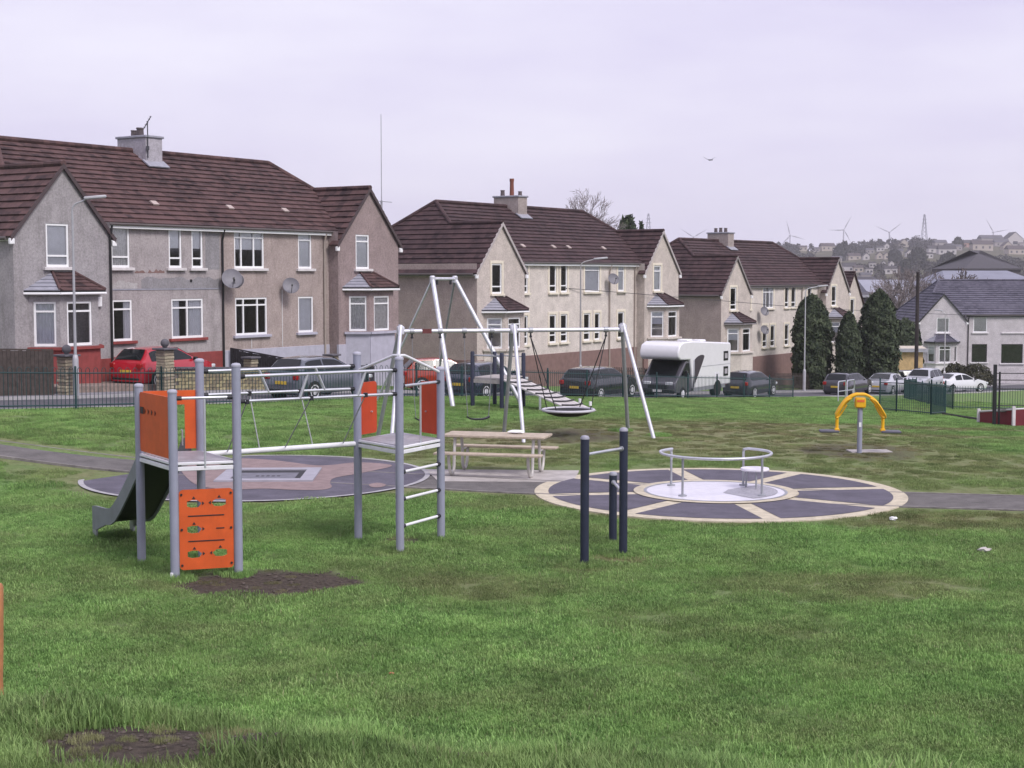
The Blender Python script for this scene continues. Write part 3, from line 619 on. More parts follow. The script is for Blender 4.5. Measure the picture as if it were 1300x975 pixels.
# ------------------------------------------------------------------ houses
def clip(poly, f):                # keep f(p) >= 0 (f linear), points are tuples
    out = []
    for i in range(len(poly)):
        a, b = poly[i], poly[(i+1) % len(poly)]; fa, fb = f(a), f(b)
        if fa >= 0: out.append(a)
        if (fa >= 0) != (fb >= 0):
            k = fa/(fa-fb); out.append(tuple(a[j]+(b[j]-a[j])*k for j in range(len(a))))
    return out
def wall(parent, mt, o, d, wid, z0, z1, holes=(), gable=None, reveal=.11):
    """wall sheet from o along d (outward = right of d) with real openings; gable=(eave,peak)"""
    d = Vector((d[0], d[1], 0)); nrm = Vector((d.y, -d.x, 0)); mb = MB()
    zt = gable[1] if gable else z1
    xs = sorted({0, wid, *[h[0] for h in holes], *[h[1] for h in holes]}); zz = sorted({z0, zt, *[h[2] for h in holes], *[h[3] for h in holes]})
    def P(a, z, dep=0): return Vector((o[0], o[1], 0))+d*a-nrm*dep+Vector((0, 0, z))
    for i in range(len(xs)-1):
        for j in range(len(zz)-1):
            cx, cz = (xs[i]+xs[i+1])/2, (zz[j]+zz[j+1])/2
            if any(h[0] < cx < h[1] and h[2] < cz < h[3] for h in holes): continue
            poly = [(xs[i], zz[j]), (xs[i+1], zz[j]), (xs[i+1], zz[j+1]), (xs[i], zz[j+1])]
            if gable:
                e, p = gable; k = (p-e)/(wid/2)
                poly = clip(poly, lambda q: e+k*q[0]-q[1]); poly = clip(poly, lambda q: e+k*(wid-q[0])-q[1]) if poly else poly
            if len(poly) > 2: mb.add([P(*q) for q in poly], [tuple(range(len(poly)))])
    for a, b, c, e in [h[:4] for h in holes]:
        for q in (((a, c), (a, e)), ((a, e), (b, e)), ((b, e), (b, c)), ((b, c), (a, c))):
            mb.add([P(*q[0]), P(*q[1]), P(*q[1], reveal), P(*q[0], reveal)], [(0, 1, 2, 3)])
    return mb.build('wall', mt, parent, 0)
def window(parent, o, d, a, b, c, e, style, sillm, dep=.05, surround=None, framem=None):
    """style: (vertical bar fractions, horizontal bar fractions, cover)"""
    d = Vector((d[0], d[1], 0)); nrm = Vector((d.y, -d.x, 0)); base = Vector((o[0], o[1], 0)); rz = math.atan2(d.y, d.x)
    def P(x, z, out=0): return base+d*x+nrm*out+Vector((0, 0, z))
    fr = .075; mb = MB(); vb, hb, cover = style; framem = framem or UPVC
    def bar(x0, x1, z0, z1): mb.box(P((x0+x1)/2, (z0+z1)/2, -dep), (x1-x0, .06, z1-z0), rz)
    bar(a, a+fr, c, e); bar(b-fr, b, c, e); bar(a+fr, b-fr, e-fr, e); bar(a+fr, b-fr, c, c+fr*1.2)
    for k in vb: x = a+(b-a)*k; bar(x-.035, x+.035, c+fr*1.2, e-fr)
    xs = [a+fr]+[a+(b-a)*k for k in vb]+[b-fr]
    for k in hb:
        z = c+(e-c)*k
        for i in range(len(xs)-1): bar(xs[i]+(.035 if i else 0), xs[i+1]-(.035 if i < len(xs)-2 else 0), z-.032, z+.032)
    f = mb.build('window', framem, parent, 0)
    zs_ = [c+fr]+[c+(e-c)*k for k in hb]+[e-fr]
    for i in range(len(xs)-1):
        for j in range(len(zs_)-1):
            q = [P(xs[i], zs_[j], -dep-.01), P(xs[i+1], zs_[j], -dep-.01), P(xs[i+1], zs_[j+1], -dep-.01), P(xs[i], zs_[j+1], -dep-.01)]
            MB().add(q, [(0, 1, 2, 3)]).build('pane', GLASS, f, 0)
    def cov(x0, x1, z0, z1, nm, m, wave):
        mb = MB(); n = max(4, int((x1-x0)/.05)); pts = []
        for i in range(n+1):
            x = x0+(x1-x0)*i/n; w_ = (.02 if i % 2 else -.02)*wave-dep-.05; pts += [P(x, z0, w_), P(x, z1, w_)]
        mb.add(pts, [(2*i, 2*i+2, 2*i+3, 2*i+1) for i in range(n)]); mb.build(nm, m, f, 0)
    if cover == 'blind': cov(a, b, c, e, 'blind', BLIND, .0)
    if cover == 'slats': cov(a, b, c, e, 'blind', BLIND, 1.2)
    if cover == 'half': cov(a, b, c+(e-c)*.5, e, 'blind', BLIND, .0)
    if cover == 'net': cov(a, b, c, e, 'curtain', CURT, .7)
    if cover == 'sides': cov(a, a+(b-a)*.3, c, e, 'curtain', BLIND, .8); cov(b-(b-a)*.42, b, c, e, 'curtain', BLIND, .8)
    if cover == 'right': cov(b-(b-a)*.36, b, c, e, 'curtain', BLIND, .9)
    if surround:
        w_ = .15; ms = MB()
        for x0, x1, z0, z1 in ((a-w_, a, c, e), (b, b+w_, c, e), (a-w_, b+w_, e, e+w_)): ms.box(P((x0+x1)/2, (z0+z1)/2, .005), (x1-x0, .05, z1-z0), rz)
        ms.build('surround', surround, f, 0, bevel=.008)
    if sillm: MB().box(P((a+b)/2, c-.055, .02), (b-a+.3, .22, .11), rz).build('sill', sillm, f, 0, bevel=.01)
    return f
def courses(roof, name, poly, up, mt, g=.345, lift=.055):
    """slice a roof plane into tile courses; poly convex-ish list of Vectors, up = slope direction (unit)"""
    nrm = Vector((0, 0, 0)); n = len(poly)
    for i in range(n): nrm += poly[i].cross(poly[(i+1) % n])
    nrm.normalize(); nrm = nrm if nrm.z > 0 else -nrm
    side = up.cross(nrm).normalized(); o = poly[0]
    P2 = [((p-o).dot(side), (p-o).dot(up)) for p in poly]; b0 = min(q[1] for q in P2); b1 = max(q[1] for q in P2); i = 0
    while b0+i*g < b1-.02:
        lo, hi = b0+i*g, min(b0+(i+1)*g, b1); q = clip(clip(P2, lambda p: p[1]-lo), lambda p: hi-p[1]) if lo < b1 else []
        i += 1
        if len(q) < 3: continue
        ar = sum(q[k][0]*q[(k+1) % len(q)][1]-q[(k+1) % len(q)][0]*q[k][1] for k in range(len(q)))
        if ar < 0: q = q[::-1]
        top = []; bot = []
        for a, b in q:
            k = (b-lo)/max(hi-lo, 1e-4); p = o+side*a+up*b; top.append(p+nrm*(lift*(1-k)+.008)); bot.append(p-nrm*.012)
        m = len(q); mb = MB().add(top+bot, [tuple(range(m)), tuple(range(m, 2*m))[::-1]]+[((k+1) % m, k, m+k, m+(k+1) % m) for k in range(m)])
        ob = mb.build(name, mt, roof, 0); bm = bmesh.new(); bm.from_mesh(ob.data); bmesh.ops.recalc_face_normals(bm, faces=bm.faces); bm.to_mesh(ob.data); bm.free()
def tile_material(name, ca, cb):
    m = bpy.data.materials.new(name); m.use_nodes = True; nt = m.node_tree; N = nt.nodes.new; L = nt.links.new; b = nt.nodes['Principled BSDF']
    tc = N('ShaderNodeTexCoord'); oi = N('ShaderNodeObjectInfo')
    mp = N('ShaderNodeMapping'); mp.inputs['Scale'].default_value = (3.3, 3.3, .02); L(tc.outputs['Object'], mp.inputs['Vector'])
    cmb = N('ShaderNodeCombineXYZ'); ml = N('ShaderNodeMath'); ml.operation = 'MULTIPLY'; ml.inputs[1].default_value = 91; L(oi.outputs['Random'], ml.inputs[0]); L(ml.outputs[0], cmb.inputs[2])
    ad = N('ShaderNodeVectorMath'); L(mp.outputs[0], ad.inputs[0]); L(cmb.outputs[0], ad.inputs[1])
    wn = N('ShaderNodeTexWhiteNoise'); fl = N('ShaderNodeVectorMath'); fl.operation = 'FLOOR'; L(ad.outputs[0], fl.inputs[0]); L(fl.outputs[0], wn.inputs['Vector'])
    nz = N('ShaderNodeTexNoise'); nz.inputs['Scale'].default_value = .55; nz.inputs['Detail'].default_value = 6; nz.inputs['Roughness'].default_value = .7; L(tc.outputs['Object'], nz.inputs['Vector'])
    n2 = N('ShaderNodeTexNoise'); n2.inputs['Scale'].default_value = 9; n2.inputs['Detail'].default_value = 4; L(tc.outputs['Object'], n2.inputs['Vector'])
    s1 = N('ShaderNodeMath'); s1.operation = 'MULTIPLY_ADD'; s1.inputs[1].default_value = .3; L(wn.outputs['Value'], s1.inputs[0]); L(nz.outputs['Fac'], s1.inputs[2])
    s2 = N('ShaderNodeMath'); s2.operation = 'MULTIPLY_ADD'; s2.inputs[1].default_value = .4; L(n2.outputs['Fac'], s2.inputs[0]); L(s1.outputs[0], s2.inputs[2])
    cr = N('ShaderNodeValToRGB'); cr.color_ramp.elements[0].position = .6; cr.color_ramp.elements[1].position = 1.08; cr.color_ramp.elements[0].color = (*ca, 1); cr.color_ramp.elements[1].color = (*cb, 1)
    s3 = N('ShaderNodeMath'); s3.operation = 'MULTIPLY'; s3.inputs[1].default_value = 1.0; L(s2.outputs[0], s3.inputs[0]); L(s3.outputs[0], cr.inputs['Fac']); L(cr.outputs[0], b.inputs['Base Color'])
    b.inputs['Roughness'].default_value = .8; b.inputs['Specular IOR Level'].default_value = .3
    bp = N('ShaderNodeBump'); bp.inputs['Strength'].default_value = .4; bp.inputs['Distance'].default_value = .02; L(s2.outputs[0], bp.inputs['Height']); L(bp.outputs[0], b.inputs['Normal']); return m
ROOF1 = tile_material('brown_tiles', (.026, .015, .017), (.105, .058, .057)); ROOF2 = tile_material('dark_brown_tiles', (.026, .015, .018), (.07, .04, .043)); ROOF3 = tile_material('grey_tiles', (.055, .052, .075), (.12, .112, .15))
def roughcast(name, col, dirt=.35):
    m = mat(name, col, .95, var=.13, scale=1.7, bump=1.0, bscale=45, dirt=dirt); nt = m.node_tree; b = nt.nodes['Principled BSDF']; N = nt.nodes.new; L = nt.links.new
    if 'speck' in m: return m
    m['speck'] = 1; src = b.inputs['Base Color'].links[0].from_socket; tc = N('ShaderNodeTexCoord'); nz = N('ShaderNodeTexNoise'); nz.inputs['Scale'].default_value = 13; nz.inputs['Detail'].default_value = 5; nz.inputs['Roughness'].default_value = .8; L(tc.outputs['Object'], nz.inputs['Vector'])
    cr = N('ShaderNodeValToRGB'); cr.color_ramp.elements[0].position = .33; cr.color_ramp.elements[1].position = .67; cr.color_ramp.elements[0].color = (.72, .71, .7, 1); cr.color_ramp.elements[1].color = (1.18, 1.17, 1.17, 1); L(nz.outputs['Fac'], cr.inputs['Fac'])
    mx = N('ShaderNodeMix'); mx.data_type = 'RGBA'; mx.blend_type = 'MULTIPLY'; mx.inputs['Factor'].default_value = 1; L(src, mx.inputs['A']); L(cr.outputs[0], mx.inputs['B']); L(mx.outputs['Result'], b.inputs['Base Color']); return m
HL, WG, PJ = 21.6, 4.32, .55; HM, HG, HP, HR, YR, XR = 4.44, 4.01, 6.40, 7.63, 4.44, 3.27
def dish(parent, p, rz, r=.32, m=None):
    m = m or mat('dish_grey', (.17, .165, .19), .55)
    d = MB().lathe([(.01, 0), (r*.5, .02), (r*.8, .055), (r, .1), (r-.01, .11), (r*.8, .075), (r*.4, .04), (.01, .03)], n=24).build('satellite_dish', m, parent)
    d.matrix_local = Matrix.Translation(p) @ Matrix.Rotation(rz, 4, 'Z') @ Matrix.Rotation(R(68), 4, 'X')
    MB().tube((0, -r*.9, .08), (0, -r*.35, .4), .014, 6).box((0, -r*.3, .42), (.06, .06, .1)).build('arm', BLACKP, d); MB().tube((0, 0, 0), (0, .05, -.3), .02, 6).build('bracket', BLACKP, d)
def house(name, label, pos, th, cfg):
    t = thing(name, label, 'house', pos, th); Lx = cfg.get('L', HL); dark = cfg.get('verge', mat('dark_verge', (.07, .05, .055), .8)); zb = -3.4
    W = cfg['wins']; styles = cfg.get('styles', {})
    def sty(k, dv): return styles.get(k, dv)
    # walls with openings
    Lw, Rw, Mw1, Mw2, Sw = cfg['walls']; sur = cfg.get('surround'); mid = cfg.get('split', 10.6)
    us, ls = cfg['sills']
    def holes(lst, x0): return [(a-x0, b-x0, c, e) for (a, b, c, e, k) in lst]
    lw = [w_ for w_ in W if w_[4][0] == 'L']; rw = [w_ for w_ in W if w_[4][0] == 'R']; m1 = [w_ for w_ in W if w_[4][0] == 'm' and w_[1] < mid+.01]; m2 = [w_ for w_ in W if w_[4][0] == 'm' and w_[0] >= mid-.01]
    wall(t, Lw, (0, -PJ), (1, 0), WG, zb, HG, holes(lw, 0), (HG, HP)); wall(t, Rw, (Lx-WG, -PJ), (1, 0), WG, zb, HG, holes(rw, Lx-WG), (HG, HP))
    wall(t, Mw1, (WG, 0), (1, 0), mid-WG, zb, HM, holes(m1, WG)); wall(t, Mw2, (mid, 0), (1, 0), Lx-WG-mid, zb, HM, holes(m2, mid))
    wall(t, Lw, (WG, -PJ), (0, 1), PJ, zb, HM); wall(t, Rw, (Lx-WG, 0), (0, -1), PJ, zb, HM)
    sh = cfg.get('side_wins', [])
    wall(t, Sw, (0, 8.9), (0, -1), 8.9+PJ, zb, HG+.02, sh); wall(t, Rw, (Lx, -PJ), (0, 1), 8.9+PJ, zb, HG+.02); wall(t, Sw, (Lx, 8.9), (-1, 0), Lx, zb, HM)
    for h in sh: window(t, (0, 8.9), (0, -1), *h, ((), (.25,), 'none'), us, surround=sur)
    for (a, b, c, e, k) in W:
        y = -PJ if k[0] in 'LR' else 0; st_ = sty(k, ((), (.24,), 'none') if c > 2 else ((), (.28,), 'none'))
        window(t, (0, y), (1, 0), a, b, c, e, st_, us if c > 2 else (ls[0] if (a+b)/2 < mid else ls[1]), surround=sur, framem=(cfg.get('lowframe') if c < 2 else None))
    # plinth boards, split at the middle
    pl, pr_ = cfg['plinth']; ph = -.52
    def base_board(x0, x1, y0, y1, m): MB().box(((x0+x1)/2, (y0+y1)/2, (zb+ph)/2-.01), (x1-x0, y1-y0, ph-zb), 0).build('plinth', m, t, 0, bevel=.01)
    base_board(-.03, WG+.03, -PJ-.03, -PJ+.1, pl); base_board(WG, mid, -.03, .1, pl); base_board(mid, Lx-WG, -.031, .1, pr_); base_board(Lx-WG-.03, Lx+.03, -PJ-.03, -PJ+.1, pr_); base_board(-.031, .1, -PJ+.1, 8.9, pl)
    # string course between storeys
    if cfg.get('string'): MB().box(((WG+mid)/2, -.006, 1.98), (mid-WG-.02, .03, .05)).build('string_course', LEAD, t, 0)
    # bays with hipped tile roofs
    for x0, bm_, plm, key in ((.62, Lw, cfg['bayp'][0], 'bayL'), (Lx-WG+.5, Rw, cfg['bayp'][1], 'bayR')):
        x1 = x0+2.95; yb = -PJ; yf = -PJ-.85; pts = [(x0, yb), (x0+.62, yf), (x1-.62, yf), (x1, yb)]; bay = thing_part('bay', t)
        ws = cfg.get(key, [('slats', .22), ('none', .22), ('none', .22)])
        for i in range(3):
            a, b = Vector(pts[i]), Vector(pts[i+1]); d = (b-a); L_ = d.length; d.normalize(); mg = .14 if i != 1 else .3
            hh = [(mg, L_-mg, .05, 1.6)]
            wl = wall(bay, bm_, a, d, L_, zb, 1.95, hh)
            window(t, a, d, mg, L_-mg, .05, 1.6, ((), (.78,) if i < 2 else (), ws[i][0]), None, surround=None, dep=.06)
            nn = Vector((d.y, -d.x)); c = (a+b)/2+nn*.02
            MB().box((c.x, c.y, (zb-.05)/2), (L_+.02, .06, -.05-zb), math.atan2(d.y, d.x)).build('plinth', plm, bay, 0)
            MB().box((c.x+nn.x*.05, c.y+nn.y*.05, -.03), (L_+.1, .2, .1), math.atan2(d.y, d.x)).build('sill', plm if cfg.get('bay_sill') is None else cfg['bay_sill'], bay, 0)
        ov = .22; e0, e1, e2, e3 = (x0-ov, yb, 1.98), (x0+.55-ov*.4, yf-ov, 1.98), (x1-.55+ov*.4, yf-ov, 1.98), (x1+ov, yb, 1.98); r0, r1 = ((x0+x1)/2-.45, yb, 2.62), ((x0+x1)/2+.45, yb, 2.62)
        E_ = [Vector(q) for q in (e0, e1, e2, e3, r0, r1)]
        rf = MB().prism([e0, e1, e2, e3], (0, 0, -.09)).build('bay_roof', BLACKP if cfg.get('bayfascia') is None else cfg['bayfascia'], t, 0)
        for poly in ([E_[0], E_[1], E_[4]], [E_[1], E_[2], E_[5], E_[4]], [E_[2], E_[3], E_[5]]):
            nn = (poly[1]-poly[0]).cross(poly[2]-poly[0]).normalized(); nn = nn if nn.z > 0 else -nn
            hz = (poly[1]-poly[0]).normalized(); up = nn.cross(hz).normalized(); up = up if up.z > 0 else -up
            courses(rf, 'tile_course', poly, up, cfg['tiles'] if len(poly) == 4 else LEAD, .24, .03)
        for a, b in ((E_[1], E_[4]), (E_[2], E_[5])): MB().tube(a+Vector((0, 0, .04)), b+Vector((0, 0, .04)), .055, 8).build('hip_cap', cfg['tiles'], rf)
        for i in range(3):
            a, b = E_[i], E_[i+1]; MB().tube(a+Vector((0, 0, -.1)), b+Vector((0, 0, -.1)), .045, 8).build('gutter', cfg.get('gutter', UPVC), rf)
    # main roof
    roof = thing_part('roof', t); Vc = Vector; kx = (HR-HG)/XR; ky = (HR-HM)/(YR+.2); yj = (HP-HM)/ky-.2; xv = WG/2+(HP-HM)/kx; fy = -PJ-.12; T = cfg['tiles']
    upx = Vc((1, 0, kx)).normalized(); upxn = Vc((-1, 0, kx)).normalized(); upy = Vc((0, 1, ky)).normalized(); upyn = Vc((0, -1, ky)).normalized(); yb_ = YR+(HR-HG)/ky
    def mir(pl_): return [Vc((Lx-p.x, p.y, p.z)) for p in pl_]
    ov = .18
    side = [Vc((-ov, fy, HG-kx*ov)), Vc((WG/2, fy, HP)), Vc((WG/2, yj, HP)), Vc((XR, YR, HR)), Vc((-ov, yb_+ov*kx/ky, HG-kx*ov))]
    inner = [Vc((WG/2, fy, HP)), Vc((WG/2, yj, HP)), Vc((xv, -.2, HM)), Vc((WG+ov, -.2, HG-kx*ov)), Vc((WG+ov, fy, HG-kx*ov))]
    front = [Vc((xv, -.2, HM)), Vc((Lx-xv, -.2, HM)), Vc((Lx-WG/2, yj, HP)), Vc((Lx-XR, YR, HR)), Vc((XR, YR, HR)), Vc((WG/2, yj, HP))]
    back = [Vc((-ov, yb_+ov*kx/ky, HG-kx*ov)), Vc((Lx+ov, yb_+ov*kx/ky, HG-kx*ov)), Vc((Lx-XR, YR, HR)), Vc((XR, YR, HR))]
    courses(roof, 'tile_course', side, upx, T); courses(roof, 'tile_course', mir(side), upxn, T); courses(roof, 'tile_course', inner, upxn, T); courses(roof, 'tile_course', mir(inner), upx, T)
    courses(roof, 'tile_course', front, upy, T)
    mb = MB().add(back, [(0, 1, 2, 3)]); mb.build('back_slope', T, roof, 0)
    dz = Vc((0, 0, .04))
    for a, b in ((Vc((XR, YR, HR)), Vc((Lx-XR, YR, HR))), (Vc((WG/2, fy, HP)), Vc((WG/2, yj, HP))), (Vc((WG/2, yj, HP)), Vc((XR, YR, HR))), (Vc((XR, YR, HR)), side[4]), (Vc((Lx-WG/2, fy, HP)), Vc((Lx-WG/2, yj, HP))), (Vc((Lx-WG/2, yj, HP)), Vc((Lx-XR, YR, HR))), (Vc((Lx-XR, YR, HR)), mir(side)[4])):
        MB().tube(a+dz, b+dz, .11, 8).build('ridge_cap', T, roof)
    # verges, fascia, gutters, downpipes
    for sgn in (0, 1):
        m_ = (lambda p: p) if not sgn else (lambda p: Vc((Lx-p.x, p.y, p.z)))
        for a, b in ((Vc((-ov, fy-.01, HG-kx*ov)), Vc((WG/2, fy-.01, HP))), (Vc((WG+ov, fy-.01, HG-kx*ov)), Vc((WG/2, fy-.01, HP)))):
            a, b = m_(a), m_(b); d = (b-a).normalized(); MB().prism([a+Vc((0, 0, .05)), b+Vc((0, 0, .05)), b+Vc((0, 0, -.14)), a+Vc((0, 0, -.14))], (0, .05, 0)).build('bargeboard', dark, roof, 0)
            q = a+Vc((0, .06, -.14)); MB().box(q+Vc((.07 if a.x < b.x else -.07, .0, 0)), (.2, .12, .2)).build('eave_box', UPVC, roof, 0, bevel=.02)
    gm = cfg.get('gutter', UPVC); g2 = mat('brown_gutter', (.1, .085, .085), .6)
    MB().box((Lx/2, -.12, HM-.12), (Lx-2*WG+.3, .14, .13)).build('fascia', gm, roof, 0); MB().tube((WG-.2, -.24, HM-.03), (Lx-WG+.2, -.24, HM-.03), .05, 10).build('gutter', g2, roof)
    MB().tube((-ov-.04, fy+.2, HG-kx*ov-.03), (-ov-.04, yb_, HG-kx*ov-.03), .065, 8).build('gutter', g2, roof); MB().box((-.06, 4, HG-.2), (.1, 9, .24)).build('fascia', gm, roof, 0)
    for x, y, m in cfg['pipes']:
        MB().path([(x, y-.18, HM-.1), (x, y-.12, HM-.35), (x, y-.07, HM-.5), (x, y-.07, zb)], .045, 8).build('downpipe', m, t)
    for x in cfg.get('vents', ()): MB().box((x, 1.0, HM+ky*1.2+.07), (.3, .26, .06), 0, Matrix.Rotation(math.atan(ky), 3, 'X')).build('roof_vent', mat('pale_vent', (.4, .33, .31), .8), roof, 0)
    # chimney
    cx = cfg['chim']; ch = MB().box((cx, YR, HR-.1), (.92, 1.7, 1.3)).build('chimney', cfg['chimm'], t, 0, bevel=.02)
    MB().box((cx, YR, HR+.59), (1.04, 1.82, .1)).build('coping', cfg.get('chimcap', LEAD), ch, 0, bevel=.02); MB().box((cx, YR-.95, HR-.52), (1.15, .5, .05), 0, Matrix.Rotation(math.atan(ky), 3, 'X')).build('flashing', LEAD, ch, 0)
    for (dx, dy, h, r, m) in cfg['pots']: MB().lathe([(r, .9), (r*.85, .95+h*.8), (r, .95+h*.85), (r, .95+h), (r*.7, .95+h)], (cx+dx, YR+dy, HR-.28), 12).build('chimney_pot', m, ch)
    for d_ in cfg.get('dishes', ()): dish(t, Vector((d_[0], -.42, d_[1])), d_[2], d_[3], d_[4] if len(d_) > 4 else None)
    return t
def thing_part(name, parent):
    o = bpy.data.objects.new(name, None); COL.objects.link(o); o.parent = parent; return o
BLKPIPE = mat('black_downpipe', (.02, .019, .022), .5); BRNPIPE = mat('cream_downpipe', (.34, .29, .26), .6)
REDP = mat('dark_red_paint', (.23, .047, .045), .75, var=.15, dirt=.25); LILAC = mat('lilac_grey_paint', (.4, .39, .47), .8, var=.08, dirt=.2); BROWNP = mat('brown_base_paint', (.2, .125, .115), .85, var=.12, dirt=.25)
STONE = mat('sill_stone', (.38, .34, .33), .85, var=.12, dirt=.3); WHITEP = mat('white_sill_paint', (.6, .57, .58), .8, var=.1, dirt=.3)
POT = mat('grey_pot', (.1, .08, .085), .8); REDPOT = mat('red_clay_pot', (.2, .07, .05), .8)
U, Lo = (2.8, 4.33), (.05, 1.6)
winsA = [(1.4, 2.4, *U, 'Lu'), (4.85, 5.75, *U, 'm1u'), (7.75, 8.43, *U, 'm2u'), (8.97, 9.58, *U, 'm3u'), (11.36, 13.13, *U, 'm4u'), (15.28, 16.15, *U, 'm5u'), (18.5, 19.45, *U, 'Ru'),
         (4.86, 5.82, *Lo, 'm1l'), (7.84, 9.55, *Lo, 'm2l'), (11.38, 13.28, *Lo, 'm3l'), (15.24, 16.22, *Lo, 'm4l')]
gA, gP, gM = roughcast('grey_roughcast', (.34, .32, .335), .6), roughcast('pinkish_roughcast', (.38, .315, .3), .5), roughcast('mauve_roughcast', (.3, .235, .235), .45)
gA2 = roughcast('grey_pink_roughcast', (.37, .335, .345), .6)
cfgA = dict(wins=winsA, walls=(gA, gM, gA2, gP, gA), sills=(WHITEP, (REDP, LILAC)), plinth=(REDP, LILAC), bayp=(REDP, LILAC), tiles=ROOF1, chim=10.5, chimm=roughcast('chimney_render', (.4, .38, .43), .35), split=10.6, string=True,
    pots=((-.25, -.35, .28, .13, POT), (0, .0, .34, .14, POT), (.1, .45, .26, .13, POT)), pipes=((WG-.06, -PJ, BLKPIPE), (10.62, 0, BLKPIPE), (HL-WG-.35, 0, BRNPIPE)),
    vents=(8.0, 12.2, 15.6), dishes=((10.75, 2.35, R(-35), .42), (11.05, 2.25, R(-60), .32), (14.3, 2.05, R(-40), .36)), bay_sill=None,
    styles={'Lu': ((), (.26,), 'blind'), 'm1u': ((), (.26,), 'net'), 'm2u': ((), (.25,), 'half'), 'm3u': ((), (.25,), 'half'), 'm4u': ((.24, .66), (.82,), 'half'), 'm5u': ((), (.8,), 'blind'), 'Ru': ((), (.8,), 'blind'),
            'm1l': ((), (.77,), 'right'), 'm2l': ((.5,), (.77,), 'sides'), 'm3l': ((.26, .7), (.8,), 'none'), 'm4l': ((), (), 'blind')}, bayL=[('slats', 0), ('none', 0), ('none', 0)], bayR=[('net', 0), ('net', 0), ('none', 0)])
ZA, ZB, ZC = EYE-2.498, EYE-3.717, EYE-5.11

hA = house('house', 'grey and pink roughcast house with red plinth and satellite dishes', (-17.521, 51.673, ZA), .993, cfgA)
gR = roughcast('grey_repair_render', (.27, .26, .28), .5)
def patch(par, x0, x1, z0, z1, m, seed):
    r_ = random.Random(seed); n = 14; top = [(x0+(x1-x0)*i/n, z1+r_.uniform(-.09, .07)) for i in range(n+1)]; mb = MB()
    for i in range(n): (a, za), (b, zb_) = top[i], top[i+1]; mb.add([(a, -.006, z0), (b, -.006, z0), (b, -.006, zb_), (a, -.006, za)], [(0, 1, 2, 3)])
    mb.build('render_patch', m, par, 0)
patch(hA, 6.3, 10.5, 2.01, 2.42, gR, 1); patch(hA, 9.72, 10.5, 2.75, 4.2, gR, 2); patch(hA, 5.98, 7.5, 2.6, 2.69, BROWNP, 3); patch(hA, 4.5, 6.1, 2.01, 2.28, roughcast('pale_repair_render', (.42, .4, .41), .4), 4)
MB().box((3.65, -PJ-.06, 1.55), (.3, .1, .36)).build('meter_box', UPVC, hA, bevel=.02); MB().tube((8.9, -.03, 2.3), (8.9, .0, 2.3), .06, 10).build('flue', BLACKP, hA)
for x_ in (12.3, 14.2): MB().tube((x_, -.02, -.5), (x_, -.02, 1.9 if x_ > 14 else -.1), .012, 5).build('wall_cable', UPVC, hA)
crm = roughcast('cream_roughcast', (.62, .565, .525), .22); crm2 = roughcast('pink_cream_roughcast', (.53, .47, .435), .25); crs = roughcast('dull_pink_roughcast', (.42, .345, .33), .25); SURR = mat('pale_surround', (.68, .62, .52), .85, var=.06, dirt=.15)  # crs: side wall copy, darkened in colour to stand in for shade
winsB = [(1.3, 2.2, *U, 'Lu'), (4.66, 5.46, *U, 'm1u'), (7.6, 8.3, *U, 'm2u'), (8.75, 9.43, *U, 'm3u'), (11.3, 12.95, *U, 'm4u'), (15.05, 15.78, *U, 'm5u'), (18.4, 19.3, *U, 'Ru'),
         (4.66, 5.46, *Lo, 'm1l'), (7.6, 8.28, *Lo, 'm2l'), (8.75, 9.44, *Lo, 'm3l'), (11.2, 11.9, *Lo, 'm4l'), (12.4, 13.0, *Lo, 'm5l'), (15.05, 15.8, *Lo, 'm6l')]
DKV = mat('pale_verge', (.4, .36, .36), .8)
cfgB = dict(wins=winsB, walls=(crm2, crm2, crm, crm, crs), sills=(SURR, (SURR, SURR)), plinth=(BROWNP, BROWNP), bayp=(crm, crm), tiles=ROOF2, chim=10.4, chimm=roughcast('cream_chimney', (.36, .31, .3), .3), split=10.5, verge=DKV, surround=SURR,
    pots=((0, -.1, .95, .13, REDPOT), (-.2, .4, .3, .13, POT), (.1, -.6, .22, .12, POT)), pipes=((WG+.1, 0, BRNPIPE), (14.0, 0, BRNPIPE), (HL-WG-.3, 0, BRNPIPE)), vents=(6.5, 9.6, 11.2, 15.1),
    dishes=((13.75, 3.5, R(-35), .34),), side_wins=[(2.55, 3.3, 2.8, 4.33), (2.4, 3.2, .05, 1.5)], styles={'m4u': ((), (.8,), 'slats'), 'm5u': ((), (.78,), 'blind'), 'Ru': ((), (.78,), 'blind')}, bayR=[('half', 0), ('none', 0), ('none', 0)], bayL=[('half', 0), ('none', 0), ('none', 0)])
hB = house('house', 'cream house with a tall red chimney pot behind the swings', (-2.209, 75.156, ZB), .979, cfgB)
winsC = [(1.3, 2.2, *U, 'Lu'), (4.6, 5.5, *U, 'm1u'), (7.45, 9.2, *U, 'm2u'), (11.1, 11.78, *U, 'm4u'), (12.2, 13.0, *U, 'm5u'), (15.1, 15.85, *U, 'm6u'), (18.3, 19.2, *U, 'Ru'),
         (4.6, 5.5, *Lo, 'm1l'), (7.47, 8.2, *Lo, 'm2l'), (8.75, 9.5, *Lo, 'm3l'), (11.14, 11.87, *Lo, 'm4l'), (15.05, 15.8, *Lo, 'm6l')]
cfgC = dict(cfgB, wins=winsC, chim=9.6, pots=((0, -.4, .28, .13, POT), (0, 0, .3, .13, POT), (0, .4, .28, .13, POT)), dishes=((6.8, 2.6, R(-30), .34), (6.85, 1.3, R(-30), .34)), side_wins=[], vents=(), styles={'m2u': ((.33, .67), (.75,), 'sides')},
    gutter=mat('grey_gutter', (.2, .18, .19), .6), verge=mat('grey_verge', (.22, .2, .2), .8), walls=(crm2, crm2, crm, crm, crs), surround=SURR)
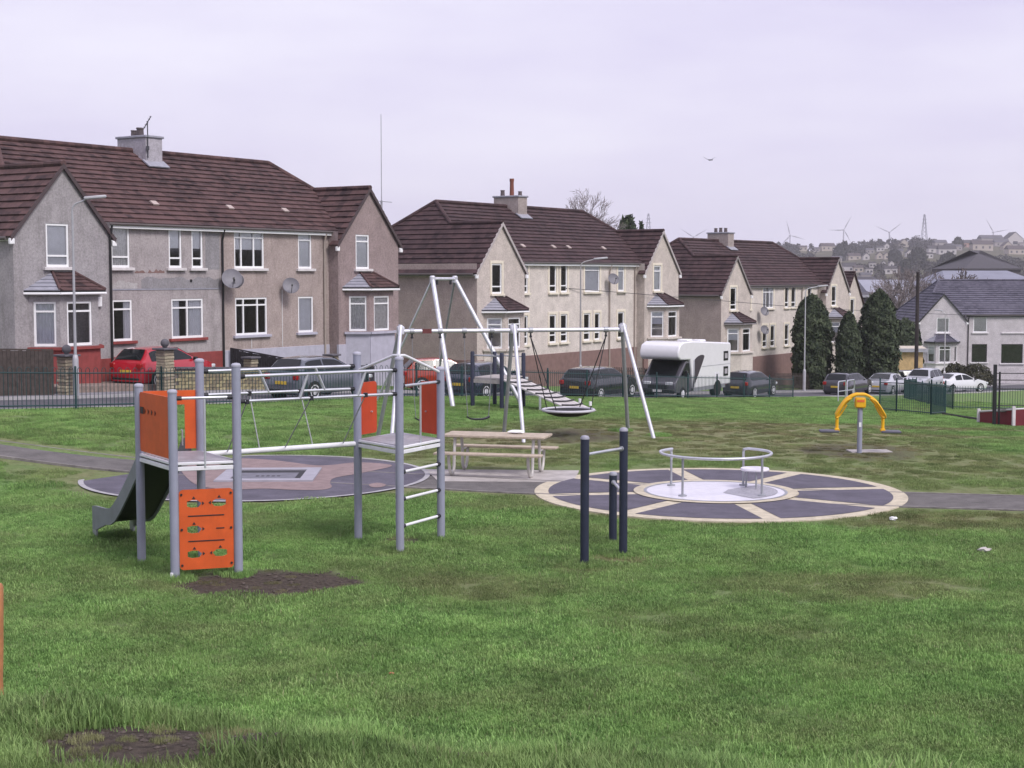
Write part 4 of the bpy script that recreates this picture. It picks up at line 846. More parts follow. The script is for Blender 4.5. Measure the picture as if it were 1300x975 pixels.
hC = house('house', 'cream house beside the tall conifers with two satellite dishes', (13.394, 99.463, ZC), .961, cfgC)
def end_gable():
    k = 22.0; x, y = 13.394+math.cos(.961)*k, 99.463+math.sin(.961)*k; t = thing('house', 'narrow cream gabled house at the end of the row behind the conifers', 'house', (x, y, ZC-1.05), .961); W_, zb = 3.9, -3.4; kx = (HP-HG)/(W_/2)
    wall(t, crm2, (0, 0), (1, 0), W_, zb, HG, [(1.35, 2.2, *U)], (HG, HP)); window(t, (0, 0), (1, 0), 1.35, 2.2, *U, ((), (.25,), 'none'), SURR, surround=SURR)
    wall(t, crs, (0, 9), (0, -1), 9, zb, HG); wall(t, crm2, (W_, 0), (0, 1), 9, zb, HG); wall(t, crm2, (W_, 9), (-1, 0), W_, zb, HG, (), (HG, HP)); rf = thing_part('roof', t); ux, un = Vector((1, 0, kx)).normalized(), Vector((-1, 0, kx)).normalized(); o = .15
    courses(rf, 'tile_course', [Vector((-o, -o, HG-kx*o)), Vector((W_/2, -o, HP)), Vector((W_/2, 9.1, HP)), Vector((-o, 9.1, HG-kx*o))], ux, ROOF2); courses(rf, 'tile_course', [Vector((W_+o, -o, HG-kx*o)), Vector((W_/2, -o, HP)), Vector((W_/2, 9.1, HP)), Vector((W_+o, 9.1, HG-kx*o))], un, ROOF2)
    MB().tube((W_/2, -o, HP+.04), (W_/2, 9.1, HP+.04), .1, 8).build('ridge_cap', ROOF2, rf)
end_gable()
# white house across the end of the street
whi = roughcast('white_roughcast', (.52, .49, .52), .15); WPL = mat('white_surround', (.66, .63, .66), .8)
winsD = [(1.55, 2.75, 2.8, 4.2, 'Lu'), (5.2, 6.5, *U, 'm1u'), (8.0, 10.7, *U, 'm2u'), (13.6, 15.1, *U, 'm3u'), (18.4, 19.3, *U, 'Ru'), (5.1, 6.55, .0, 1.7, 'm1l'), (7.9, 9.95, -.1, 1.7, 'm2l'), (13.6, 15.1, 0, 1.6, 'm3l')]
cfgD = dict(cfgB, wins=winsD, walls=(whi, whi, whi, whi, whi), sills=(WPL, (WPL, WPL)), plinth=(whi, whi), bayp=(WPL, WPL), tiles=ROOF3, chim=15, surround=None, dishes=(), vents=(), side_wins=[], gutter=BLKPIPE, verge=mat('black_verge', (.03, .03, .035), .7),
    pipes=((WG+.4, 0, BLKPIPE),), lowframe=BLKPIPE, styles={'m2l': ((), (), 'none'), 'm1l': ((), (.8,), 'none'), 'Lu': ((), (), 'net'), 'm1u': ((), (), 'net'), 'm2u': ((.5,), (.75,), 'slats')}, chimm=whi)
pD = pd(1165, 460, 140); house('house', 'white house with grey roof across the end of the street', (pD.x, 140, pD.z), R(2), cfgD)
# ------------------------------------------------------------------ railings along the street and in the park
def P3(s, t, dz=0): x, y = st(s, t); return Vector((x, y, zg(x, y)+dz))
def hoop_mesh(h, w, r=.009):
    mb = MB(); pts = [(-w/2, 0, -.05), (-w/2, 0, h-.06)]+[(-w/2*math.cos(a), 0, h-.06+w/2*math.sin(a)) for a in (R(45), R(90), R(135))]+[(w/2, 0, h-.06), (w/2, 0, -.05)]
    mb.path(pts, r, 5); me = bpy.data.meshes.new('hoop'); me.from_pydata(mb.v, [], mb.f); me.materials.append(GREENFENCE); return me
def picket_mesh(h, r=.009):
    mb = MB().tube((0, 0, -.05), (0, 0, h), r, 5); me = bpy.data.meshes.new('picket'); me.from_pydata(mb.v, [], mb.f); me.materials.append(GREENFENCE); return me
HOOP = hoop_mesh(1.1, .135); PICK = picket_mesh(1.05)
def railing(name, label, pts, hoop=True, pitch=.27, post_every=2.75, h=1.1):
    """pts: list of ground points (Vector) joined by straight runs"""
    o0 = pts[0].copy(); t = thing(name, label, 'railing', o0); post = None
    for a, b in zip(pts[:-1], pts[1:]):
        d = b-a; L = math.hypot(d.x, d.y); rz = math.atan2(d.y, d.x); n = max(1, round(L/post_every))
        for i in range(n):
            p, q = a+d*(i/n), a+d*((i+1)/n); p.z = zg(p.x, p.y); q.z = zg(q.x, q.y)
            for zz in (.12, h-.14): MB().tube(p+Vector((0, 0, zz))-o0, q+Vector((0, 0, zz))-o0, .02, 6).build('rail', GREENFENCE, t)
            if post is None:
                mb = MB().lathe([(.03, -.15), (.03, h+.03), (.02, h+.05)], n=8); post = bpy.data.meshes.new('post'); post.from_pydata(mb.v, [], mb.f); post.materials.append(GREENFENCE)
            part('post', post, t, Matrix.Translation(p-o0))
            m = max(1, int((L/n)/pitch))
            for k in range(m):
                c = p+(q-p)*((k+.5)/m); part('hoop' if hoop else 'picket', HOOP if hoop else PICK, t, Matrix.Translation(c-o0) @ Matrix.Rotation(rz, 4, 'Z'))
        part('post', post, t, Matrix.Translation(b-o0))
    return t
railing('bow_top_railing', 'dark green bow topped railing beside the street in front of the grey house', [P3(-13, 12), P3(-4, 12), P3(5, 12), P3(13, 12)])
railing('flat_top_railing', 'dark green flat topped railing in front of the motorhome', [P3(13.1, 12), P3(22, 12), P3(31, 12), P3(40, 12)], hoop=False, pitch=.14)
def gpt(u, v, d): p = pd(u, v, d); p.z = zg(p.x, p.y); return p
railing('flat_top_railing', 'green railing corner beyond the yellow seesaw', [gpt(1117, 511, 57.5), gpt(1138, 513, 55), gpt(1182, 518, 52.5), gpt(1200, 516, 55.5)], hoop=False, pitch=.13, h=1.25)
railing('flat_top_railing', 'green railing between the seesaw and the white parked car', [P3(58, 12.5), P3(50, 14.5), gpt(1210, 503, 66), gpt(1310, 500, 68)], hoop=False, pitch=.15)
def barrier():
    p = gpt(1064, 507, 72); t = thing('hoop_barrier', 'pale tubular hoop barrier at the end of the green railing', 'barrier', p, R(50))
    for x in (0, .9): MB().path([(x, 0, -.1), (x, 0, .9), (x+.05, 0, .98), (x+.7, 0, .98), (x+.75, 0, .9), (x+.75, 0, -.1)], .03, 8).build('hoop', GALV, t)
    MB().tube((0, 0, .5), (1.65, 0, .5), .022, 8).build('rail', GALV, t)
barrier()
def ball_court():
    p0 = gpt(1242, 532, 45.5); p1 = gpt(1262, 534, 44.2); BK = mat('black_steel', (.014, .014, .018), .5); RB = mat('maroon_board', (.16, .02, .03), .7, var=.15); WT = mat('white_post_paint', (.62, .58, .6), .7, dirt=.2)
    t = thing('ball_court_fence', 'maroon kick boards with white posts below a black ball court fence', 'ball court', p1)
    ex = Vector((1, -.05, 0)).normalized()
    for i in range(5):
        q = Vector((i*1.35, -i*.09, 0)); q.z = zg(p1.x+q.x, p1.y+q.y)-p1.z
        if i in (0, 2, 4): MB().box(q+Vector((0, 0, .87)), (.09, .09, 1.9)).build('post', BK, t, bevel=.008)
        else: MB().tube(q+Vector((0, 0, -.1)), q+Vector((0, 0, 1.75)), .025, 8).build('post', BK, t)
    MB().tube((.14, 0, 0), (.14, 0, 1.6), .03, 8).build('post', BK, t)
    for z in (.42, .5, .6, 1.1, 1.36, 1.56): MB().tube((0, 0, z), (5.4, -.36, z), .016, 6).build('rail', BK, t)
    q0 = p0-p1
    pts = [q0, Vector((.45, -.35, 0)), Vector((1.5, -.3, 0)), Vector((2.6, -.3, 0)), Vector((4.2, -.4, 0))]; hs = (.34, .5, .58, .62, .62)
    for i in range(4):
        a, b = pts[i], pts[i+1]; a = Vector((a.x, a.y, zg(p1.x+a.x, p1.y+a.y)-p1.z)); b = Vector((b.x, b.y, zg(p1.x+b.x, p1.y+b.y)-p1.z))
        MB().prism([a+Vector((0, 0, -.1)), b+Vector((0, 0, -.1)), b+Vector((0, 0, hs[i+1])), a+Vector((0, 0, hs[i]))], (0, .04, 0)).build('kick_board', RB, t, 0)
        MB().tube(a+Vector((0, .02, hs[i]+.02)), b+Vector((0, .02, hs[i+1]+.02)), .03, 6).build('top_rail', WT, t)
        MB().box(a+Vector((0, -.03, hs[i]/2)), (.09, .09, hs[i]+.22)).build('white_post', WT, t, bevel=.01)
ball_court()
def low_edge():
    a, b = gpt(1196, 517.5, 55), gpt(1245, 527, 47.5); o = MB().tube(Vector((0, 0, .06)), b-a+Vector((0, 0, .06)), .05, 6).build('edging_rail', mat('dark_edging_wood', (.03, .025, .025), .9), None); o.location = a
    tag(o, 'dark edging rail running from the green railing corner to the maroon boards', 'edging')
low_edge()
def wooden_post():
    d = 12.9; p = pd(0, 742, d); x = p.x-.055; g = zg(x, d); mb = MB(); h = p.z-g
    for k, (zz, r, off) in enumerate(((-.3, .1, .0), (0, .1, .0), (h*.3, .092, .005), (h*.55, .095, .018), (h*.8, .1, .02), (h-.03, .1, .02), (h, .085, .02))):
        for i in range(14): an = 2*PI*i/14; rr = r*(1+.05*math.sin(3*an+k)); mb.v.append((off+rr*math.cos(an), rr*math.sin(an), zz))
    for k in range(6):
        for i in range(14): a = k*14; mb.f.append((a+i, a+(i+1) % 14, a+14+(i+1) % 14, a+14+i))
    mb.f.append(tuple(range(84, 98))); o = mb.build('wooden_post', mat('orange_log', (.4, .17, .075), .7, var=.2, scale=6), None, 50); o.location = (x-.04, d, g)
    tag(o, 'short brown timber post beyond the edge of the grass bank', 'post')
wooden_post()
for u, v, lb, c, sz in ((1134, 661, 'white litter lying beside the round cream surface', (.75, .75, .77), .07), (1250, 702, 'grey stick of litter on the grass right of the roundabout', (.45, .42, .4), .09), (497, 856, 'small orange litter scrap in the lawn', (.4, .17, .09), .025)):
    p = px(u, v); bm = bmesh.new(); bmesh.ops.create_icosphere(bm, subdivisions=2, radius=sz)
    for q in bm.verts: q.co = Vector((q.co.x, q.co.y*.6, q.co.z*.45))*(1+rnd.uniform(-.25, .25))
    me = bpy.data.meshes.new('litter'); bm.to_mesh(me); bm.free(); o = mk('paper_scrap', me, mat('litter%d' % u, c, .8), None, 20); o.location = (p.x, p.y, zg(p.x, p.y)+sz*.5); tag(o, lb, 'litter')
# ------------------------------------------------------------------ garden boundaries
def uz(u, t):                      # point of the street line t seen at column u
    k = (u-650)/F; d = (OX*-NX+OY*-NY*-1 if False else 0)
    # (k d - OX) NX + (d - OY) NY = t
    d = (t+OX*NX+OY*NY)/(k*NX+NY); x = k*d; return ((x-OX)*EX+(d-OY)*EYD), d
def plank_fence(name, label, A, B, h, m, wd=.15, cap=True, jag=.02):
    t = thing(name, label, 'fence', A); d = B-A; L = math.hypot(d.x, d.y); rz = math.atan2(d.y, d.x); n = int(L/wd); me = {}
    mb = MB().box((0, 0, h/2-.1), (wd-.012, .022, h+.2)); ms = bpy.data.meshes.new('plank'); ms.from_pydata(mb.v, [], mb.f); ms.materials.append(m)
    for i in range(n):
        q = d*((i+.5)/n); q.z = zg(A.x+q.x, A.y+q.y)-A.z if not cap else d.z*((i+.5)/n)
        part('plank', ms, t, Matrix.Translation(q+Vector((0, 0, rnd.uniform(-jag, jag)))) @ Matrix.Rotation(rz, 4, 'Z'))
    for zz in (.3, h-.3): MB().prism([Vector((0, 0, zz)), d+Vector((0, 0, zz)), d+Vector((0, 0, zz+.08)), Vector((0, 0, zz+.08))], (.04*math.sin(rz)*-1, .04*math.cos(rz), 0)).build('rail', m, t, 0)
    if cap: MB().prism([Vector((0, 0, h)), d+Vector((0, 0, h)), d+Vector((0, 0, h+.05)), Vector((0, 0, h+.05))], (.07*math.sin(rz)*-1, .07*math.cos(rz), 0)).build('capping', m, t, 0)
    return t
s1, _ = uz(76, 4.0); s2, _ = uz(200, 4.0)
plank_fence('timber_fence', 'brown timber garden fence running to the first stone gate pillar', P3(-14, 3.9), P3(s1-.2, 3.9), 1.55, OLDTIMBER)
DARKT = mat('dark_fence_wood', (.03, .027, .034), .9, var=.3, scale=6)
plank_fence('timber_fence', 'dark timber fence dividing the two front gardens of the grey house', P3(10.9, -.0)+Vector((0, 0, .1)), P3(10.9, 3.0)+Vector((0, 0, .0)), 1.25, DARKT, .12)
plank_fence('timber_fence', 'dark low fence in front of the lilac painted wall', P3(10.9, 3.1), P3(16.3, 3.1), 1.05, DARKT, .12)
def pillar(label, u, t_, h, ball=True, w_=.46):
    s, d = uz(u, t_); p = P3(s, t_); t = thing('gate_pillar', label, 'pillar', p, TH)
    sm1 = [mat('pillar_stone_%d' % k, c, .9, var=.25, scale=8, bump=.5, bscale=40) for k, c in enumerate(((.3, .26, .19), (.24, .2, .155), (.34, .3, .22)))]
    n = int(h/.105)
    for i in range(n):
        j = rnd.uniform(-.012, .012); MB().box((j, rnd.uniform(-.012, .012), .05+i*.105), (w_+rnd.uniform(-.03, .02), w_+rnd.uniform(-.03, .02), .09)).build('stone', sm1[rnd.randrange(3)], t, 0, bevel=.012)
    MB().box((0, 0, n*.0525), (w_-.07, w_-.07, n*.105)).build('mortar', mat('mortar', (.13, .11, .1), .95), t, 0)
    cp = MB().prism([(a*.32*w_/.46, b*.32*w_/.46, n*.105) for a, b in ((-1, -1), (1, -1), (1, 1), (-1, 1))], (0, 0, .07)).build('cap_stone', mat('grey_cap_stone', (.1, .095, .11), .85), t, 0, bevel=.015)
    if ball: MB().lathe([(.02, 0), (.08, .02)]+[(.15*math.sin(a), .17-.15*math.cos(a)) for a in [R(x) for x in range(35, 180, 18)]]+[(.005, .32)], (0, 0, n*.105+.07), 18).build('ball', MATS['grey_cap_stone'], cp)
pillar('stone gate pillar with ball top beside the white lamp post', 84, 4.0, 1.42); pillar('stone gate pillar with ball top in front of the red hatchback', 209, 4.0, 1.6)
pillar('small stone pillar by the dark timber fence', 318, 3.3, 1.35, False, .4); pillar('small stone pillar in front of the lilac bay', 421, 3.3, 1.5, False, .4)
def brick_wall(label, sa, sb, t_, h):
    A = P3(sa, t_); t = thing('brick_wall', label, 'wall', A, TH); L = sb-sa; bl, bh = .33, .125; n = int(h/bh)
    bm_ = [mat('buff_brick_%d' % k, c, .9, var=.2, scale=9, bump=.4) for k, c in enumerate(((.33, .29, .17), (.26, .22, .13), (.2, .17, .115)))]
    msh = []
    for m in bm_:
        mb = MB().box((0, 0, 0), (bl-.025, .2, bh-.022)); me = bpy.data.meshes.new('brick'); me.from_pydata(mb.v, [], mb.f); me.materials.append(m); msh.append(me)
    for j in range(n):
        for i in range(int(L/bl)):
            x = (i+.5+(j % 2)*.5)*bl
            if x > L-.1: continue
            wx, wy = st(sa+x, t_); part('brick', msh[rnd.randrange(3)], t, Matrix.Translation((x, rnd.uniform(-.012, .012), zg(wx, wy)-A.z+j*bh+.02)))
    zB = P3(sb, t_).z-A.z
    MB().prism([(0, -.08, -.1), (L, -.08, zB-.1), (L, -.08, zB+h-.06), (0, -.08, h-.06)], (0, .16, 0)).build('mortar_core', MATS['mortar'], t, 0)
    MB().prism([(0, -.14, h-.05), (L, -.14, zB+h-.05), (L, -.14, zB+h+.02), (0, -.14, h+.02)], (0, .28, 0)).build('coping', MATS['grey_cap_stone'], t, 0)
sA, _ = uz(219, 4.0); sB, _ = uz(356, 4.0); brick_wall('buff brick garden wall right of the ball topped pillar', sA, sB, 4.0, .95)
def garden_rail(label, sa, sb, t_, h, m):
    A = P3(sa, t_); t = thing('garden_railing', label, 'railing', A); L = sb-sa
    mb = MB().box((0, 0, h/2), (.05, .03, h)); me = bpy.data.meshes.new('picket'); me.from_pydata(mb.v, [], mb.f); me.materials.append(m)
    for i in range(int(L/.2)): p = P3(sa+i*.2, t_); part('picket', me, t, Matrix.Translation(p-A) @ Matrix.Rotation(TH, 4, 'Z'))
    for z in (.25, h-.2): MB().tube(Vector((0, 0, z)), P3(sb, t_)-A+Vector((0, 0, z)), .03, 6).build('rail', m, t)
garden_rail('brown picket fence at the foot of the cream house with the red chimney pot', 34, 48, 2.6, 1.35, OLDTIMBER)
garden_rail('brown picket fence in front of the cream house by the conifers', 58, 76, 3.0, 1.2, OLDTIMBER)
# ------------------------------------------------------------------ cars
TYRE = mat('tyre_rubber', (.014, .014, .015), .85); RIM = mat('alloy_rim', (.62, .62, .65), .4, metal=.25); PLATEY = mat('yellow_plate', (.6, .42, .05), .6); PLATEW = mat('white_plate', (.7, .7, .7), .6); TAIL = mat('red_lamp', (.3, .012, .012), .2); HEAD = mat('clear_lamp', (.55, .57, .6), .15)
STY = {'hatch': dict(L=3.95, W=1.7, H=1.46, top=[(0, .36), (.008, .6), (.03, .68), (.13, .955), (.2, .985), (.38, 1.0), (.53, .97), (.73, .685), (.8, .655), (.95, .54), (.99, .46), (1, .3)], rear=(.035, .125), screen=(.545, .72), sw=((.12, .33), (.35, .66))),
       'estate': dict(L=4.6, W=1.78, H=1.47, top=[(0, .36), (.008, .6), (.02, .68), (.1, .95), (.16, .985), (.38, 1.0), (.53, .97), (.7, .69), (.78, .66), (.95, .55), (.99, .46), (1, .3)], rear=(.028, .095), screen=(.545, .69), sw=((.07, .22), (.24, .41), (.43, .64))),
       'saloon': dict(L=4.5, W=1.78, H=1.43, top=[(0, .36), (.008, .6), (.02, .68), (.14, .72), (.3, .96), (.36, .99), (.45, 1.0), (.53, .97), (.71, .69), (.78, .66), (.95, .55), (.99, .46), (1, .3)], rear=(.155, .29), screen=(.545, .7), sw=((.27, .41), (.43, .65))),
       'suv': dict(L=4.5, W=1.84, H=1.72, top=[(0, .4), (.008, .6), (.02, .67), (.08, .95), (.14, .985), (.38, 1.0), (.56, .975), (.7, .69), (.78, .665), (.95, .58), (.99, .48), (1, .32)], rear=(.025, .075), screen=(.575, .69), sw=((.07, .22), (.24, .42), (.44, .66)))}
def car(style, label, paint, pos, rz, plate=True, group=None):
    S = STY[style]; Lc, Wc, Hc = S['L'], S['W'], S['H']; t = thing('parked_car', label, 'car', pos, rz, group)
    tx = [a for a, b in S['top']]; tz = [b*Hc for a, b in S['top']]; belt = .64*Hc
    def zt(x): return float(np.interp(x, tx, tz))
    def hw(x): return Wc/2*(1-.16*max(0, (.1-x)/.1)**2-.2*max(0, (x-.86)/.14)**2)
    lean = .46
    def ins(x): return lean*max(0, zt(x)-belt)
    xs = sorted(set([i/30 for i in range(31)]+tx)); mb = MB(); z0 = .2
    for x in xs:
        w2, zz = hw(x), zt(x); zbm = min(belt, zz-.02); I = ins(x); X = (x-.5)*Lc; lo = z0+.06*(x < .03 or x > .97)
        ring_ = [(w2*.9, lo), (w2, lo+.12), (w2*1.0, (lo+zbm)/2), (w2*.975, zbm)]
        if zz > belt+.03: ring_ += [(w2*.975-I*.5, (zbm+zz-.05)/2), (w2*.975-I*.95, zz-.05), (w2*.975-I-.13, zz-.006), (0, zz+.015)]
        else: ring_ += [(w2*.96, zbm+.006), (w2*.93, zz-.008), (w2*.7, zz), (0, zz+.01)]
        mb.v += [(X, y, z) for y, z in ring_]+[(X, -y, z) for y, z in ring_[-2::-1]]
    m = 15; n = len(xs)
    for i in range(n-1):
        for k in range(m-1): a = i*m+k; mb.f.append((a, a+1, a+m+1, a+m))
        mb.f.append((i*m, i*m+m, i*m+2*m-1, i*m+m-1))
    mb.f.append(tuple(range(m))); mb.f.append(tuple(range((n-1)*m, n*m))[::-1])
    me = bpy.data.meshes.new('body'); me.from_pydata(mb.v, [], mb.f); bm = bmesh.new(); bm.from_mesh(me); bmesh.ops.recalc_face_normals(bm, faces=bm.faces); bm.to_mesh(me); bm.free(); mk('body', me, paint, t, 38)
    def sy(x, z): w2 = hw(x)*.975; zz = zt(x); return w2-ins(x)*.95*min(1, max(0, (z-belt)/max(zz-.05-belt, .05)))
    for sgn in (-1, 1):
        for x0, x1 in S['sw']:
            mb = MB(); N = 6; pts = []
            for i in range(N+1):
                x = x0+(x1-x0)*i/N; up = zt(x)-.09; lw_ = belt+.035; up = max(up, lw_+.02); pts += [((x-.5)*Lc, sgn*(sy(x, lw_)+.008), lw_), ((x-.5)*Lc, sgn*(sy(x, up)+.008), up)]
            mb.add(pts, [(2*i, 2*i+2, 2*i+3, 2*i+1) for i in range(N)]); mb.build('side_window', CARGLASS, t, 0)
    for nm, (x0, x1) in (('rear_window', S['rear']), ('windscreen', S['screen'])):
        mb = MB(); pts = []; N = 4; s_ = -1 if nm[0] == 'r' else 1
        for i in range(N+1):
            x = x0+(x1-x0)*i/N; hwd = hw(x)*.975-ins(x)-.12; pts += [((x-.5)*Lc+s_*.012, -hwd, zt(x)+.02), ((x-.5)*Lc+s_*.014, 0, zt(x)+.028), ((x-.5)*Lc+s_*.012, hwd, zt(x)+.02)]
        mb.add(pts, [(3*i+k, 3*i+3+k, 3*i+4+k, 3*i+1+k) for i in range(N) for k in (0, 1)]); mb.build(nm, CARGLASS, t, 40)
    wr = .31 if style != 'suv' else .35
    for wx in (.19, .81):
        for sgn in (-1, 1):
            c = Vector(((wx-.5)*Lc, sgn*(hw(wx)-.09), wr)); Mx = Matrix.Translation(c) @ Matrix.Rotation(-sgn*PI/2, 4, 'X')
            w_ = MB().lathe([(wr*.7, -.1), (wr, -.08), (wr, .08), (wr*.95, .105), (wr*.68, .11)], n=22).build('wheel', TYRE, t); w_.matrix_local = Mx
            MB().lathe([(wr*.76, .09), (wr*.76, .115), (wr*.5, .106), (.06, .12), (.02, .125)], n=10).build('rim', RIM, w_)
            ar = MB().lathe([(wr*1.13, -.1), (wr*1.13, .094), (wr*.95, .096)], n=24).build('wheel_arch', BLACKP, t); ar.matrix_local = Mx
    for sgn in (-1, 1):
        MB().box((-.5*Lc+.05, sgn*(hw(.02)-.12), .56*Hc), (.16, .22, .2)).build('tail_light', TAIL, t, bevel=.03, seg=2); MB().box((.5*Lc-.1, sgn*(hw(.97)-.1), .45*Hc), (.2, .28, .13)).build('headlight', HEAD, t, bevel=.03, seg=2)
        MB().box((.18*Lc, sgn*(Wc/2+.06), belt+.06), (.12, .16, .11)).build('mirror', BLACKP if plate else paint, t, bevel=.03, seg=2)
    MB().box((-.5*Lc+.012, 0, .42*Hc), (.06, .5, .11)).build('number_plate', PLATEY, t); MB().box((.5*Lc-.005, 0, .3*Hc), (.04, .5, .11)).build('number_plate', PLATEW, t)
    MB().box((-.5*Lc+.06, 0, .24*Hc), (.14, Wc*.78, .12)).build('bumper', BLACKP, t, bevel=.03)
    return t
def paint(name, c, ): return mat(name, c, .18, var=.03, spec=.5, coat=1.0)
RED = paint('red_car_paint', (.4, .014, .028)); BLK = paint('black_car_paint', (.014, .015, .02)); NAVY = paint('navy_car_paint', (.02, .025, .045)); SIL = paint('silver_car_paint', (.4, .41, .46)); WHT = paint('white_car_paint', (.66, .66, .7)); ORG = paint('orange_car_paint', (.3, .036, .015)); GRY = paint('dark_grey_car_paint', (.03, .03, .04))
def on_road(u, t_, dz=.0):
    s, d = uz(u, t_); x, y = st(s, t_); return Vector((x, y, zg(x, y)+(.05 if 4.9 < t_ < 9.9 else .03)+dz))
p = px(206, 484, .0); s, d = uz(207, 2.0); x, y = st(s, 2.0); car('hatch', 'red hatchback parked in the drive beside the red plinth', RED, (x, y, zg(x, y)+.05), TH+.08)
car('hatch', 'dark silver roofed car parked behind the rope bridge rails', paint('slate_car_paint', (.09, .1, .125)), on_road(405, 8.6), TH)
car('hatch', 'orange red car parked sideways behind a dark hatchback', ORG, on_road(566, 4.2, .12), TH-.75)
car('hatch', 'dark navy car with yellow plate parked behind the swing legs', NAVY, on_road(617, 8.4), TH)
car('estate', 'black estate car parked between the lamp post and the motorhome', BLK, on_road(762, 8.2), TH)
car('hatch', 'dark car parked right behind the white motorhome', GRY, on_road(953, 8.0), TH)
car('estate', 'grey estate car parked below the conifers', GRY, on_road(1078, 8), TH)
car('saloon', 'silver saloon with orange plate parked below the tallest conifer', SIL, on_road(1128, 8), TH)
car('suv', 'pale silver off road car parked by the dark telegraph pole', SIL, on_road(1172, 8.2), TH+PI)
car('saloon', 'white saloon parked in front of the round hedges', WHT, on_road(1218, 8.5), TH-.5)
car('estate', 'dark car parked behind the silver off road car', BLK, on_road(1166, 3.6), TH-.9)
def motorhome():
    s, d = uz(872, 8.0); x, y = st(s, 8.0); t = thing('motorhome', 'white coachbuilt motorhome with dark cab parked by the railing', 'motorhome', (x, y, zg(x, y)+.05), TH+PI)
    WB = paint('motorhome_white', (.74, .73, .77)); Wd = 2.2
    prof = [(-2.9, .55), (1.35, .55), (1.45, 1.1), (1.7, 2.02), (2.75, 2.05), (2.98, 2.18), (3.02, 2.45), (2.85, 2.78), (2.45, 2.93), (1.5, 2.95), (-2.85, 2.72), (-2.95, 2.6)]
    bm = bmesh.new(); vs = [bm.verts.new((a, -Wd/2, b)) for a, b in prof]; f = bm.faces.new(vs); g = bmesh.ops.extrude_face_region(bm, geom=[f]); bmesh.ops.translate(bm, vec=(0, Wd, 0), verts=[e for e in g['geom'] if isinstance(e, bmesh.types.BMVert)]); bmesh.ops.recalc_face_normals(bm, faces=bm.faces)
    me = bpy.data.meshes.new('coach_body'); bm.to_mesh(me); bm.free(); mk('coach_body', me, WB, t, 40, bevel=.07, seg=3)
    cabp = [(1.2, .4), (3.05, .4), (3.12, .62), (3.08, .92), (2.75, 1.18), (1.95, 2.0), (1.2, 2.04)]
    bm = bmesh.new(); vs = [bm.verts.new((a, -.98, b)) for a, b in cabp]; f = bm.faces.new(vs); g = bmesh.ops.extrude_face_region(bm, geom=[f]); bmesh.ops.translate(bm, vec=(0, 1.96, 0), verts=[e for e in g['geom'] if isinstance(e, bmesh.types.BMVert)]); bmesh.ops.recalc_face_normals(bm, faces=bm.faces)
    me = bpy.data.meshes.new('cab'); bm.to_mesh(me); bm.free(); cab = mk('cab', me, paint('cab_grey_paint', (.085, .08, .1)), t, 40, bevel=.05, seg=2)
    MB().add([(2.72, -.82, 1.26), (2.72, .82, 1.26), (2.05, .78, 1.95), (2.05, -.78, 1.95)], [(0, 1, 2, 3)]).build('windscreen', CARGLASS, t, 0).location = (.025, 0, .025)
    for sg in (-1, 1):
        MB().add([(1.55, sg*.992, 1.25), (2.5, sg*.992, 1.25), (1.95, sg*.992, 1.85), (1.55, sg*.992, 1.85)], [(0, 1, 2, 3)]).build('side_window', CARGLASS, t, 0)
        MB().box((3.06, sg*.62, .88), (.1, .42, .17)).build('headlight', HEAD, t, bevel=.03); MB().box((2.2, sg*1.12, 1.35), (.1, .2, .3)).build('mirror', BLACKP, t, bevel=.03)
        DEC = mat('dark_decal', (.045, .035, .045), .4)
        pts = smooth_path([(1.4, 0, .62), (.95, 0, 1.1), (.55, 0, 1.6), (.25, 0, 2.0), (.2, 0, 2.16), (.5, 0, 2.22), (.95, 0, 2.15), (1.32, 0, 1.98)], 3)
        flp = [(q.x, q.z) for q in pts]+[(1.36, .62)]
        bm = bmesh.new(); vs = [bm.verts.new((a, sg*1.105, b)) for a, b in flp]; es = [bm.edges.new((vs[i], vs[(i+1) % len(vs)])) for i in range(len(vs))]; bmesh.ops.triangle_fill(bm, edges=es, use_beauty=True); me = bpy.data.meshes.new('swoosh_decal'); bm.to_mesh(me); bm.free(); mk('swoosh_decal', me, DEC, t, 0)
        MB().tube((1.35, sg*1.13, .6), (1.35, sg*1.13, 2.0), .025, 6).build('awning_pole', GALV, t)
        for zc in (1.25, 2.05):
            o = MB().box((-2.3, sg*1.11, zc), (.55, .03, .5)).build('coach_window', CARGLASS, t, bevel=.03)
            MB().box((-2.3, sg*1.115, zc), (.32, .03, .26)).build('blind', mat('mh_blind', (.35, .33, .36), .6), o)
        MB().box((-1.2, sg*1.104, 1.62), (3.3, .012, .02)).build('trim_strip', GALVD, t)
        MB().box((-1.3, sg*1.105, .95), (.5, .012, .6)).build('locker_door', mat('mh_locker', (.62, .61, .66), .4), t, bevel=.02)
        for wx, wr in ((2.3, .34), (-1.35, .34)):
            Mx = Matrix.Translation((wx, sg*.88, wr)) @ Matrix.Rotation(-sg*PI/2, 4, 'X')
            w_ = MB().lathe([(wr*.7, -.1), (wr, -.08), (wr, .1), (wr*.95, .12), (wr*.68, .125)], n=22).build('wheel', TYRE, t); w_.matrix_local = Mx
            MB().lathe([(wr*.62, .11), (wr*.5, .135), (.05, .15)], n=14).build('hubcap', mat('hubcap', (.6, .6, .63), .4), w_)
        MB().box((-.5, sg*1.05, .5), (3.6, .06, .2)).build('skirt', GALVD, t)
        MB().lathe([(.42, -.1), (.42, .0)], n=20).build('wheel_arch', BLACKP, t).matrix_local = Matrix.Translation((-1.35, sg*1.112, .42)) @ Matrix.Rotation(-sg*PI/2, 4, 'X')
